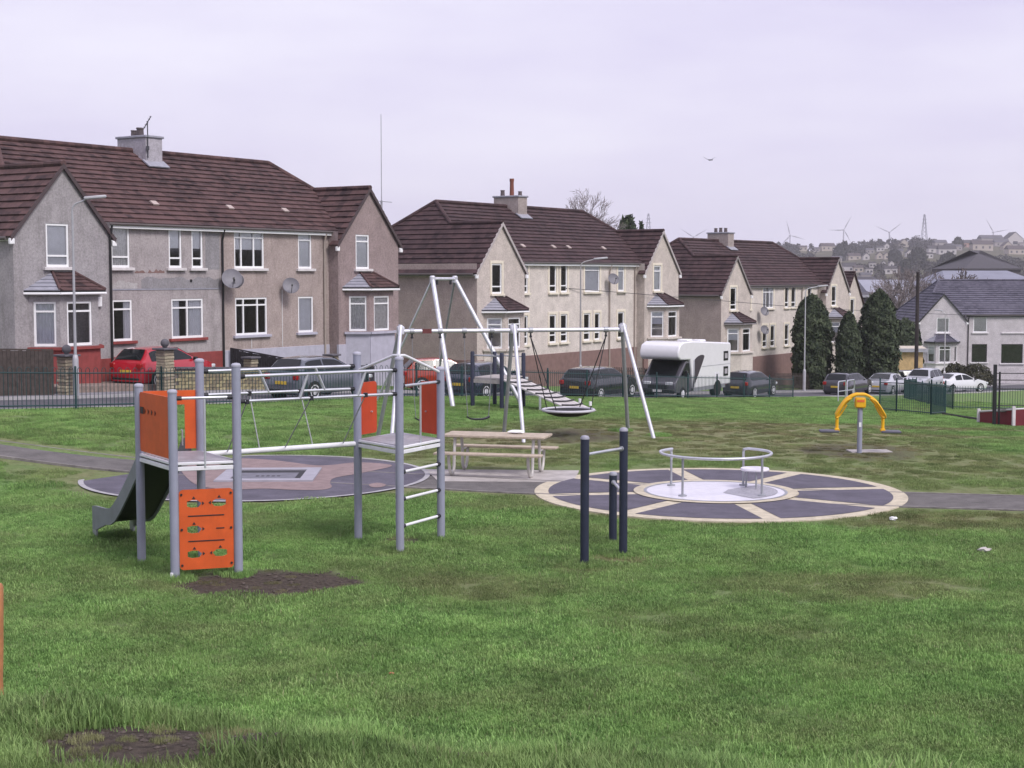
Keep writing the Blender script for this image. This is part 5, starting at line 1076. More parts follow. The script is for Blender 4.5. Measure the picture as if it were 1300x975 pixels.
    MB().box((3.1, 0, .72), (.06, 1.1, .2)).build('grille', BLACKP, t, bevel=.02); MB().box((3.12, 0, .5), (.1, 1.9, .22)).build('bumper', BLACKP, t, bevel=.04); MB().box((3.18, 0, .52), (.03, .5, .11)).build('number_plate', PLATEW, t)
    for q in ((.6, .2), (-1.5, -.1)): MB().box((q[0], q[1], 2.94 if q[0] > 0 else 2.84), (.6, .6, .12)).build('roof_light', UPVC, t, bevel=.04)
motorhome()
# ------------------------------------------------------------------ lamp posts, poles, cables
def lamp(label, base, h, arm, rz, col=(.37, .37, .4)):
    m = mat('lamp_column_%.2f' % col[0], col, .5, metal=.2, var=.08); t = thing('street_lamp', label, 'street lamp', base, rz)
    MB().lathe([(.1, -.1), (.1, h*.19), (.08, h*.21), (.05, h*.215), (.034, h-.3)], n=12).build('column', m, t)
    MB().path(smooth_path([(0, 0, h-.32), (0, 0, h-.1), (.1, 0, h+.06), (.3, 0, h+.14), (arm, 0, h+.24)]), .028, 8).build('arm', m, t)
    hd = MB(); hd.prism([(arm-.1, -.12, h+.2), (arm+.6, -.07, h+.26), (arm+.6, .07, h+.26), (arm-.1, .12, h+.2)], (0, 0, .1)).build('lantern', mat('lantern_grey', (.4, .4, .43), .5), t, 30, bevel=.03)
p = on_road(95, 4.6, .1); lamp('pale street lamp beside the ball topped gate pillar', p, 6.1, .5, R(0))
p = on_road(737, 4.6, .1); lamp('pale street lamp in front of the cream house by the black estate car', p, 6.4, .75, R(5), (.34, .33, .34))
p = on_road(1022, 4.6, .1); lamp('grey street lamp in front of the conifers', p, 6.6, .9, R(5), (.42, .42, .45))
p = on_road(1200, 4.4, .1); lamp('thin pale street lamp in front of the white house', p, 6.0, .3, R(170), (.54, .53, .55))
def pole():
    p = on_road(1164, 4.2); t = thing('telegraph_pole', 'dark wooden telegraph pole beside the white house', 'telegraph pole', p); m = mat('creosoted_pole', (.03, .022, .024), .85, var=.2)
    h = EYE+(350-346)/F*p.y-p.z
    MB().lathe([(.17, -.3), (.13, h)], n=10).build('shaft', m, t); MB().lathe([(.17, h), (.03, h+.1)], n=10).build('cap', m, t)
    for z in (.35, 1.2): MB().tube((-.2, 0, h-z), (.2, 0, h-z), .04, 6).build('bracket', m, t)
    return p
pp = pole()
def cable(label, pts, r=.02, sag=.0):
    q = [Vector(p) for p in pts]; o0 = q[0]; o = MB().path([p-o0 for p in smooth_path(q, 8)], r, 5).build('overhead_cable', mat('cable_black', (.05, .05, .055), .6), None); o.location = o0; tag(o, label, 'cable'); return o
cable('overhead cable strung from the cream house to the telegraph pole', [pd(597, 357.5, 78), pd(740, 367.5, 84), pd(900, 380.5, 95), pd(1040, 391.5, 107), pd(1164, 397, pp.y)], .018)
cable('overhead cable from the telegraph pole across the white house', [pd(1164.5, 397.5, pp.y-.1), pd(1240, 400.5, 122), pd(1340, 404, 128)], .018)
def mast():
    b = st(16, -13); z0 = zg(*b); d = b[1]; t = thing('radio_mast', 'thin radio mast with cross bars behind the grey house', 'radio mast', (pd(484, 200, d).x, d, z0)); top = pd(485, 145, d).z-z0; m = mat('thin_mast', (.26, .26, .29), .5, metal=.3)
    cz = pd(484, 256, d).z-z0
    MB().lathe([(.05, 0), (.05, cz), (.02, cz+.1), (.014, top)], n=8).build('pole', m, t)
    MB().tube((-.42, 0, cz+.05), (.5, 0, cz-.03), .017, 6).build('cross_bar', m, t); MB().tube((0, -.5, cz), (0, .5, cz), .017, 6).build('cross_bar', m, t)
mast()
def tv_aerial():
    p = Vector((-17.521, 51.673, ZA))+Matrix.Rotation(.993, 3, 'Z') @ Vector((10.1, YR-.9, HR-.3)); t = thing('tv_aerial', 'small television aerial strapped to the grey chimney', 'aerial', p); m = mat('aerial_dark', (.06, .06, .07), .5)
    MB().tube((0, 0, 0), (0, 0, 1.5), .025, 6).build('pole', m, t); MB().tube((-.15, 0, 1.2), (.15, 0, 1.7), .02, 6).build('boom', m, t); MB().box((0, -.03, .4), (.12, .12, .16)).build('strap', m, t)
    for k in range(5): c = Vector((-.13+.065*k, 0, 1.24+.11*k)); MB().tube(c+Vector((0, -.16, 0)), c+Vector((0, .16, 0)), .012, 5).build('rod', m, t)
tv_aerial()
def gull():
    p = pd(902, 203, 150); mb = MB(); m = mat('gull_grey', (.2, .2, .23), .8); sec = [(-.8, .0, .28, .05), (-.45, .05, .1, .12), (-.1, .0, .0, .2), (.1, 0, 0, .2), (.4, .05, .22, .12), (.72, 0, .3, .05)]
    for x, y, z, c in sec: mb.v += [(x, y-c/2, z), (x, y+c/2, z), (x, y, z+.035*(c/.2))]
    for i in range(5): a = 3*i; b = a+3; mb.f += [(a, b, b+1, a+1), (a, a+2, b+2, b), (a+1, b+1, b+2, a+2)]
    mb.f += [(0, 1, 2), (15, 17, 16)]; mb.path([(0, .35, .0), (0, .25, .01), (0, 0, .0), (0, -.25, -.01), (0, -.4, -.02)], .06, 8)
    o = mb.build('gull', m, None, 40); o.location = p; o.rotation_euler = (0, 0, R(20)); tag(o, 'small grey gull gliding in the sky above the roofs', 'bird')
gull()
# ------------------------------------------------------------------ trees and shrubs
def leaf_mat(name, ca, cb, sc=1.2):
    m = bpy.data.materials.new(name); m.use_nodes = True; nt = m.node_tree; N = nt.nodes.new; L = nt.links.new; b = nt.nodes['Principled BSDF']
    g = N('ShaderNodeNewGeometry'); nz = N('ShaderNodeTexNoise'); nz.inputs['Scale'].default_value = sc; nz.inputs['Detail'].default_value = 4; L(g.outputs['Position'], nz.inputs['Vector'])
    ad = N('ShaderNodeMath'); ad.operation = 'MULTIPLY_ADD'; ad.inputs[1].default_value = .35; L(g.outputs['Random Per Island'], ad.inputs[0]); L(nz.outputs['Fac'], ad.inputs[2])
    cr = N('ShaderNodeValToRGB'); cr.color_ramp.elements[0].position = .45; cr.color_ramp.elements[1].position = .9; cr.color_ramp.elements[0].color = (*ca, 1); cr.color_ramp.elements[1].color = (*cb, 1); L(ad.outputs[0], cr.inputs['Fac']); L(cr.outputs[0], b.inputs['Base Color'])
    b.inputs['Roughness'].default_value = .8; b.inputs['Specular IOR Level'].default_value = .2; return m
def fast_mesh(name, V, Fc, m, parent=None):
    me = bpy.data.meshes.new(name); me.from_pydata(V.tolist(), [], Fc.tolist()); me.update(); me.materials.append(m); o = bpy.data.objects.new(name, me); COL.objects.link(o)
    if parent: o.parent = parent
    return o
def leaf_cards(C, N_, size, rs, up=.0):   # a small bent quad at every centre, facing roughly along N_
    n = len(C); rv = rs.normal(size=(n, 3)); rv /= np.linalg.norm(rv, axis=1)[:, None]; nn = N_*.7+rv*.6; nn /= np.linalg.norm(nn, axis=1)[:, None]
    a = np.cross(nn, rs.normal(size=(n, 3))); a /= np.linalg.norm(a, axis=1)[:, None]; b = np.cross(nn, a); b[:, 2] += up; sz = size*rs.uniform(.6, 1.3, n)[:, None]
    V = np.stack([C-a*sz*.5, C+b*sz*.9, C+a*sz*.5, C-b*sz*.5], 1).reshape(-1, 3); i = np.arange(n)*4; return V, np.stack([i, i+1, i+2, i+3], 1)
RS = np.random.RandomState(5)
CONIF = leaf_mat('conifer_leaf', (.014, .024, .016), (.085, .105, .06), 1.6); BUSH = leaf_mat('hedge_leaf', (.02, .022, .014), (.07, .066, .04), 2); BARK = mat('tree_bark', (.06, .045, .04), .9, var=.3, scale=8)
def conifer(label, u, d, top_v, base_v, half_w, n=9000, size=.2, lop=0, m=None, point=.42):
    p = pd(u, base_v, d); z0 = min(zg(p.x, p.y), p.z+.6); H = pd(u, top_v, d).z-z0; t = thing('conifer', label, 'tree', (p.x, p.y, z0))
    MB().lathe([(.22, -.2), (.12, H*.8)], n=8).build('trunk', BARK, t)
    h = RS.uniform(0, 1, n)**.9; an = RS.uniform(0, 2*PI, n)
    prof = np.where(h < .2, .82+.9*h, np.where(h < 1-point, 1, np.clip(1-((h-1+point)/point)**2, 0, 1)**.6))
    lob = 1+.07*np.sin(3*an+h*5+lop)+.07*np.sin(7*an-h*13+2*lop)+.06*np.sin(h*24+2*an)+.05*np.sin(h*47+5*an)+.14*RS.uniform(0, 1, n)**7
    r = half_w*prof*lob*(1-.4*RS.uniform(0, 1, n)**2.5)
    C = np.stack([r*np.cos(an), r*np.sin(an), .15+h*(H-.15)*(1+.02*np.sin(5*an))], 1); Nn = np.stack([np.cos(an), np.sin(an), .5+0*an], 1)
    V, Fc = leaf_cards(C, Nn, size, RS, .5); fast_mesh('crown', V, Fc, m or CONIF, t)
conifer('tall dark conifer left of the pair in front of the cream house', 1030, 104, 377, 478, 1.27, 15000, .15, 0)
conifer('shorter round topped conifer between two taller ones', 1077, 103, 398, 474, .86, 10000, .14, 1, point=.6)
conifer('widest tall conifer by the grey and silver parked cars', 1115, 106, 371, 474, 1.3, 16000, .15, 2)
conifer('dark shrub behind the conifers beside the white house', 1148, 132, 408, 462, 1.35, 3500, .3, 3)
conifer('small dark evergreen behind the cream house roof beside the bare tree', 797, 118, 277, 330, 1.3, 2500, .3, 4, point=.35)
conifer('small round evergreen behind the cream house gable', 814, 122, 284, 330, .6, 1200, .26, 5, point=.7)
def bush(label, u, d, v, rx, rz_):
    p = pd(u, v, d); p.z = zg(p.x, p.y); t = thing('round_hedge', label, 'shrub', p); n = 2600
    dr = RS.normal(size=(n, 3)); dr /= np.linalg.norm(dr, axis=1)[:, None]; dr[:, 2] = np.abs(dr[:, 2]); r = (1-.25*RS.uniform(0, 1, n)**2)*(1+.05*np.sin(5*dr[:, 0]*3)+.04*np.sin(dr[:, 1]*11))
    V, Fc = leaf_cards(dr*r[:, None]*np.array([rx, rx, rz_])+np.array([0, 0, .25]), dr, .14, RS); fast_mesh('foliage', V, Fc, BUSH, t); MB().lathe([(.12, -.2), (.05, rz_*.7)], n=6).build('stem', BARK, t)
bush('clipped round hedge nearest the bay of the white house', 1213, 128, 486, 1.35, 1.75); bush('larger clipped round hedge beside the white house', 1238, 127, 488, 1.6, 1.75)
def bare_tree(label, base, H, spread, seed, m, trunk=.16, levels=6, thin=.02, name='bare_tree'):
    r_ = random.Random(seed); t = thing(name, label, 'tree', base); mb = MB(); tw = MB()
    def grow(p, d, L, r, lv):
        q = p+d*L*.5+Vector((r_.uniform(-1, 1), r_.uniform(-1, 1), 0))*L*.05; e = q+(d+Vector((r_.uniform(-.2, .2), r_.uniform(-.2, .2), .08))).normalized()*L*.5
        (mb if lv > levels-2 else tw).path([p, q, e], r, 6 if lv > 3 else 3, r2=max(r*.62, thin*.6))
        if lv == 0: return
        for k in range(3 if lv < levels-1 else 5):
            a = r_.uniform(.28, .75)*spread; ax = Vector((r_.uniform(-1, 1), r_.uniform(-1, 1), r_.uniform(-.4, .4))).normalized(); nd = (Matrix.Rotation(a, 3, ax) @ d); nd.z += .12; nd.normalize()
            grow(e if k < 2 else q, nd, L*r_.uniform(.6, .82), max(r*.55, thin), lv-1)
    grow(Vector((0, 0, -.2)), Vector((.03, .02, 1)), H*.3, trunk, levels)
    mb.build('trunk', m, t, 50); tw.build('branches', m, t, 0)
TWIG = mat('pale_twigs', (.19, .16, .16), .9, var=.2); TWIG2 = mat('brown_twigs', (.12, .095, .09), .9, var=.2)
p = pd(742, 330, 112); bare_tree('large bare tree rising behind the roof of the cream house', (p.x, 112, 0.6), 9.6, 1.25, 12, TWIG, .15, 7, .013)
p = pd(1165, 400, 150); bare_tree('pale bare tree behind the gable of the white house', (1150/1900*0+pd(1150, 400, 170).x, 170, -7), 14, 1.1, 8, TWIG, .15, 6, .03)
bare_tree('brown bare tree left of the grey warehouse roof', (pd(1192, 370, 178).x, 178, -7.5), 13, 1.0, 21, TWIG2, .18, 6, .05)
bare_tree('brown bare tree close behind the grey roofed white house', (pd(1203, 370, 190).x, 190, -8), 13.5, 1.0, 22, TWIG2, .18, 6, .05)
# ------------------------------------------------------------------ valley buildings, hillside village, wood, turbines
def shed(label, u0, u1, v_ridge, v_eave, d, wallm, roofm, dep, z0=None, cat='warehouse', name='warehouse', hip=0):
    a = pd(u0, v_eave, d); b = pd(u1, v_eave, d); zr = pd(u0, v_ridge, d+dep/2).z-a.z; g = z0 if z0 is not None else zg((a.x+b.x)/2, d); t = thing(name, label, cat, ((a.x+b.x)/2, d, g)); L = b.x-a.x; ze = a.z-g
    w_ = MB().box((0, dep/2, ze/2-.5), (L, dep, ze+1)); w_.build('wall', wallm, t, 0)
    zt = ze+zr; o = .3; h = hip
    MB().add([(-L/2-o, -o, ze+.01), (L/2+o, -o, ze+.01), (L/2+o-h, dep/2, zt), (-L/2-o+h, dep/2, zt), (-L/2-o, dep+o, ze+.01), (L/2+o, dep+o, ze+.01)], [(0, 1, 2, 3), (3, 2, 5, 4), (0, 3, 4), (1, 5, 2)]).build('roof', roofm, t, 0)
    MB().box((0, -o-.02, ze-.1), (L+2*o, .1, .3)).build('fascia', ROOFD if name == 'hall' else mat('pale_fascia', (.34, .34, .38), .7), t, 0)
    return t
ROOFL = mat('pale_sheet_roof', (.2, .205, .26), .5, var=.12, scale=.4); ROOFW = mat('white_sheet_roof', (.27, .275, .33), .5, var=.06, scale=.3); ROOFD = mat('dark_felt_roof', (.07, .065, .075), .8); WALLW = mat('pale_wall', (.45, .43, .46), .85)
shed('pale sheet roofed warehouse behind the widest conifer', 1117, 1180, 355, 388, 215, WALLW, ROOFW, 26)
shed('dark roofed low building left of the pale warehouse', 1082, 1121, 351, 364.5, 235, WALLW, ROOFD, 14)
shed('low building with white fascia between the conifers', 1079, 1122, 371, 375, 190, mat('dark_block_wall', (.06, .06, .07), .8), ROOFD, 8)
shed('long grey roofed warehouse behind the white house', 1203, 1340, 343.5, 366, 205, WALLW, ROOFL, 24, hip=3)
shed('dark roofed hall rising above the grey warehouse', 1226, 1296, 318, 341, 300, mat('brown_wall', (.1, .09, .1), .85), ROOFD, 24, hip=7, name='hall', cat='hall')
shed('yellow timber shed between the conifers and the telegraph pole', 1142, 1172, 439, 443, 126, mat('yellow_timber', (.5, .35, .18), .8, var=.2), mat('shed_roof', (.5, .45, .38), .8), 3, name='timber_shed', cat='shed')
def far_hit(u, v):
    r = ray(u, v); lo = None
    for t in np.arange(180, 1900, 4.0):
        x, y = r[0]*t, r[1]*t
        g = EYE+r[2]*t-zg(x, y)
        if g <= 0: return Vector((x, y, zg(x, y)))
        if lo is None or g/t < lo[0]: lo = (g/t, x, y)
    return Vector((lo[1], lo[2], zg(lo[1], lo[2])))
VW = [mat('village_wall_%d' % i, c, .9, var=.08) for i, c in enumerate(((.48, .45, .45), (.4, .35, .31), (.3, .27, .27), (.32, .2, .18)))]; VR = [mat('village_roof_%d' % i, c, .85) for i, c in enumerate(((.05, .045, .05), (.07, .055, .058), (.09, .085, .1)))]
VWIN = mat('village_window', (.04, .04, .05), .3)
def vhouse(u, v, wpx, gable, k, label):
    q = far_hit(u, v)
    if q is None: return
    sc = q.y/F; W_ = wpx*sc; H_ = W_*(.5 if gable else .3); rz = 0 if gable else R(rnd.uniform(-12, 12)); t = thing('village_house', label, 'house', q, rz, 'houses on the far hillside'); D_ = W_*1.2 if gable else min(W_*.6, 9); H_ = max(H_, 3.2)
    MB().box((0, D_/2, H_/2-1), (W_, D_, H_+2)).build('wall', VW[k % 4], t, 0); rh = W_*.42 if gable else D_*.38; o = .3
    if gable:
        MB().prism([(-W_/2, 0, H_), (W_/2, 0, H_), (0, 0, H_+rh)], (0, D_, 0)).build('gable', VW[k % 4], t, 0)
        for s in (-1, 1): MB().prism([(s*(W_/2+o), -o, H_-o), (0, -o, H_+rh+.1), (0, D_+o, H_+rh+.1), (s*(W_/2+o), D_+o, H_-o)], (0, 0, .25)).build('roof', VR[k % 3], t, 0)
    else: MB().add([(-W_/2-o, -o, H_), (W_/2+o, -o, H_), (W_/2+o, D_/2, H_+rh), (-W_/2-o, D_/2, H_+rh), (-W_/2-o, D_+o, H_), (W_/2+o, D_+o, H_)], [(0, 1, 2, 3), (3, 2, 5, 4), (0, 3, 4), (1, 5, 2)]).build('roof', VR[k % 3], t, 0)
    n = 1 if gable else max(2, int(W_/4.5))
    for i in range(n):
        x = (i+.5)/n*W_-W_/2; MB().box((x, -.03, H_*.5), (W_*.3 if gable else 1.5, .1, H_*.4)).build('window', VWIN, t, 0)
VH = [(1052, 318, 18, 0, 1, 'cream'), (1078, 329, 14, 0, 2, 'grey'), (1100, 330, 8, 1, 0, 'white gabled'), (1085, 330, 16, 0, 1, 'brown roofed'), (1075, 345, 22, 0, 0, 'long white'), (1090, 346, 12, 0, 1, 'cream'), (1104, 348, 9, 0, 0, 'white'), (1118, 319, 9, 0, 0, 'white'), (1126, 316, 6, 1, 0, 'white gabled'), (1117, 329, 8, 1, 1, 'cream gabled'), (1126, 329, 7, 1, 1, 'cream gabled'), (1148, 314, 11, 1, 1, 'cream gabled'), (1140, 324, 13, 0, 2, 'grey'), (1155, 326, 8, 1, 0, 'pale gabled'), (1132, 348, 16, 0, 0, 'white'), (1122, 340, 5, 1, 0, 'white'), (1132, 340, 6, 1, 0, 'white'), (1108, 340, 8, 0, 0, 'white'), (1105, 322, 10, 0, 2, 'grey'), (1063, 333, 12, 0, 2, 'grey'),
      (1188, 321, 18, 0, 0, 'white'), (1203, 323, 22, 0, 0, 'pale'), (1195, 313, 16, 0, 2, 'grey'), (1206, 316, 10, 0, 0, 'white'), (1216, 318, 12, 0, 2, 'grey'), (1230, 314, 18, 0, 3, 'red brick'), (1248, 318, 26, 0, 1, 'cream'), (1260, 310, 30, 0, 2, 'dark roofed'), (1243, 309, 14, 0, 2, 'dark roofed'), (1280, 318, 12, 1, 1, 'cream gabled'), (1291, 323, 22, 0, 1, 'cream'), (1289, 308, 20, 1, 0, 'pale gabled'), (1272, 313, 18, 0, 2, 'grey'), (1298, 312, 18, 0, 2, 'dark roofed'), (1180, 328, 10, 0, 0, 'white'), (1020, 317, 10, 0, 1, 'cream'), (1036, 320, 9, 0, 2, 'grey'), (1168, 331, 10, 0, 2, 'grey'), (1100, 356, 14, 0, 2, 'grey'), (1075, 357, 10, 0, 2, 'dark')]
VL = ['cream house above the end house roof on the hillside', 'grey house just right of the dark tree pair', 'white gabled house standing right of the brown roofed cottage', 'brown roofed cottage below the dark tree pair', 'long white house above the last gable of the row', 'cream house beside the long white hillside house', 'white house right of the cream one on the lower slope', 'white house under the turbine with a wide V', 'tiny white gable under the turbine with a wide V', 'cream gable left of its twin in mid slope', 'cream gable right of its twin in mid slope', 'cream gabled house high on the slope right of the twins', 'grey house below the high cream gable', 'pale gabled house with dark window beside the dark tree mass', 'white house above the pale warehouse roof', 'tiny white gable above the white house by the warehouse', 'second tiny white gable above the white house by the warehouse', 'white house beside the tiny gables', 'grey house between the wooded ridge and the cottages', 'grey house touching the dark tree pair', 'white house below the pylon', 'wide pale house right of the one below the pylon', 'grey house on the skyline right of the pylon', 'white house by the ridge conifer', 'grey house left of the red brick house', 'red brick house on the far skyline', 'wide cream house below the red brick house', 'wide dark roofed house under the right hand turbine', 'dark roofed house right of the red brick house', 'cream gabled house above the dark roofed hall', 'wide cream house right of the cream gable by the hall', 'large pale gabled house at the end of the skyline', 'grey house between the right hand turbine and the cream gable', 'dark roofed house beyond the large pale gable', 'small white house just below the pylon foot', 'cream house on the edge of the ridge wood', 'grey house on the edge of the ridge wood', 'grey house in the trees left of the pylon', 'grey house low in the valley behind the conifers', 'dark house low in the valley behind the conifer tops']
for i, (u, v, wp, g, k, c) in enumerate(VH): vhouse(u, v, wp, g, k, VL[i])
BARE = leaf_mat('far_bare_wood', (.02, .018, .021), (.062, .056, .05), .05)
def far_wood():
    Cs = []; Ns = []; rs = np.random.RandomState(9)
    def crown(q, r, h, n):
        d = rs.normal(size=(n, 3)); d /= np.linalg.norm(d, axis=1)[:, None]; d[:, 2] = np.abs(d[:, 2])*1.1-.15; rr = rs.uniform(.75, 1.05, n)[:, None]
        Cs.append(np.array(q)+d*rr*np.array([r, r, h])+np.array([0, 0, h*.35])); Ns.append(d)
    for _ in range(2600):
        u = rs.uniform(840, 1330); d = rs.uniform(640, 1560)**1.0; x = (u-650)/F*d; z = zg(x, d); v = 350-(z-EYE)/d*F
        if any(abs(u-a) < wp*.62 and -3 < v-b < 12 for a, b, wp, *_r in VH): continue
        keep = .75 if d > 1250 else .45
        if u > 1175 and d > 1100: keep = .18
        if rs.uniform() > keep: continue
        r = rs.uniform(2.6, 5.2); h = rs.uniform(3.5, 6.5)*(1.0 if (u < 1170 and d > 1300) else .65); crown((x, d, z), r, h, 60)
    C = np.concatenate(Cs); N_ = np.concatenate(Ns); V, Fc = leaf_cards(C, N_, 1.5, rs); o = fast_mesh('hillside_wood', V, Fc, BARE); o['kind'] = 'stuff'; o['label'] = 'dull purple brown winter wood covering the far hillside'
far_wood()
for u, v, hw_, vt, lb in ((1065, 332, 7, 312, 'dark round tree beside a taller twin on the far hillside'), (1072, 330, 6, 308, 'taller dark tree of a pair on the far hillside'), (1136, 333, 8, 318, 'dark tree left of the cream gabled hillside houses'), (1216, 316, 6, 303, 'dark conifer on the far ridge among roofs'), (1165, 342, 12, 316, 'dark tree mass right of the hillside gables'), (1204, 350, 14, 322, 'dark tree in the valley above the bare trees'), (1149, 352, 9, 330, 'dark tree above the pale warehouse roof')):
    q = far_hit(u, v)
    if q is not None: conifer(lb, u, q.y, vt, v, hw_*q.y/F, 900, 1.2*q.y/800, 1, leaf_mat('far_dark_leaf', (.016, .018, .018), (.045, .045, .035), .3), .6)
def turbine(u, v, angs, label, d=4300, bl=48):
    h = pd(u, v, d); t = thing('wind_turbine', label, 'wind turbine', (h.x, d, h.z-80), 0, 'wind turbines on the far ridge'); m = mat('turbine_white', (.16, .155, .2), .6)
    MB().lathe([(2.4, 0), (1.5, 79)], n=10).build('tower', m, t); MB().box((0, 2, 80), (4, 10, 4)).build('nacelle', m, t); MB().lathe([(2, 0), (1.8, 2), (.2, 4)], n=10).build('hub', m, t).matrix_local = Matrix.Translation((0, -3, 80)) @ Matrix.Rotation(PI/2, 4, 'X')
    for a in angs:
        c, s = math.cos(R(a)), math.sin(R(a)); MB().add([(0, -4, 80-0), (c*12-s*2.2, -4, 80+s*12+c*2.2), (c*bl, -4, 80+s*bl), (c*10+s*1.4, -4, 80+s*10-c*1.4), (0, -4.8, 80), (c*12, -5, 80+s*12)], [(0, 1, 5), (1, 2, 5), (2, 3, 5), (3, 0, 5), (0, 3, 2, 1)]).build('blade', m, t, 0)
turbine(880.5, 301, (30, 148, 270), 'wind turbine with blades in a V above the third house roof'); turbine(1003, 299, (105, 225, 345), 'wind turbine with one blade raised left of the wooded ridge'); turbine(1071, 292, (62, 180, 300), 'wind turbine with one level blade above the wooded ridge'); turbine(1129, 295, (38, 156, 272), 'wind turbine with blades in a wide V left of the pylon'); turbine(1261, 295, (10, 121, 268), 'wind turbine above the far roofs right of the pylon')
def pylon(u, vt, vb, d, label):
    b = pd(u, vb, d); tp = pd(u, vt, d); H = tp.z-b.z; t = thing('pylon', label, 'pylon', b); m = mat('pylon_steel', (.2, .2, .25), .6); W_ = H*.11; lat = MB()
    for sx in (-1, 1):
        for sy_ in (-1, 1): MB().tube((sx*W_, sy_*W_, -3), (sx*W_*.12, sy_*W_*.12, H), .32, 4).build('leg', m, t)
    n = 8
    for i in range(n):
        z0, z1 = H*i/n, H*(i+1)/n; w0, w1 = W_*(1-.88*i/n), W_*(1-.88*(i+1)/n)
        for s in (-1, 1): lat.tube((s*w0, -w0, z0), (-s*w1, -w1, z1), .2, 4)
    lat.build('lattice', m, t)
    for k, zz in enumerate((.72, .84, .95)): MB().tube((-W_*(1.0-.2*k)*.8, 0, H*zz), (W_*(1.0-.2*k)*.8, 0, H*zz), .25, 4).build('cross_arm', m, t)
pylon(1173, 272, 312, 1750, 'tall lattice pylon on the far ridge'); pylon(823, 271, 312, 1900, 'distant lattice pylon above the cream house gable')
# ------------------------------------------------------------------ grass blades
BASES = [(p.x, p.y) for p in (px(180, 715), px(222.5, 735), px(303, 730), px(455, 687), px(508, 702), px(560, 686), px(261, 710), px(742, 720), px(791, 705), px(778, 688), px(838, 553), px(788, 547), px(499, 552), px(673, 551), px(115, 682), px(160, 679))]
def clods():
    rs = np.random.RandomState(4); V = []; Fc = []; ico = [(0, 0, 1), (.9, 0, .3), (.28, .85, .3), (-.72, .52, .3), (-.72, -.52, .3), (.28, -.85, .3), (0, 0, -.4)]; fi = [(0, 1, 2), (0, 2, 3), (0, 3, 4), (0, 4, 5), (0, 5, 1), (6, 2, 1), (6, 3, 2), (6, 4, 3), (6, 5, 4), (6, 1, 5)]
    for sx, sy, rx, ry, g, k in SPOTS:
        if k != 'mud' or g < 1.2: continue
        for _ in range(260):
            x, y = sx+rs.uniform(-1, 1)*rx, sy+rs.uniform(-1, 1)*ry
            if rs.uniform() > float(wear(np.array([x]), np.array([y]), 'mud')[0]): continue
            r = rs.uniform(.008, .03)*(.6 if sy < 8 else 1.2); o = len(V); z = zg(x, y); a = rs.uniform(0, 6.28); c, s_ = math.cos(a), math.sin(a)
            for q in ico: j = rs.uniform(.7, 1.3); V.append((x+r*j*(q[0]*c-q[1]*s_), y+r*j*(q[0]*s_+q[1]*c), z+r*.7*q[2]*j))
            Fc.extend(tuple(i+o for i in f) for f in fi)
    o = fast_mesh('soil_clods', np.array(V), np.array(Fc), mat('soil', (.075, .06, .052), .95, var=.4, scale=9)); o['kind'] = 'stuff'; o['label'] = 'loose dark soil crumbs in the bare worn patches'
clods()
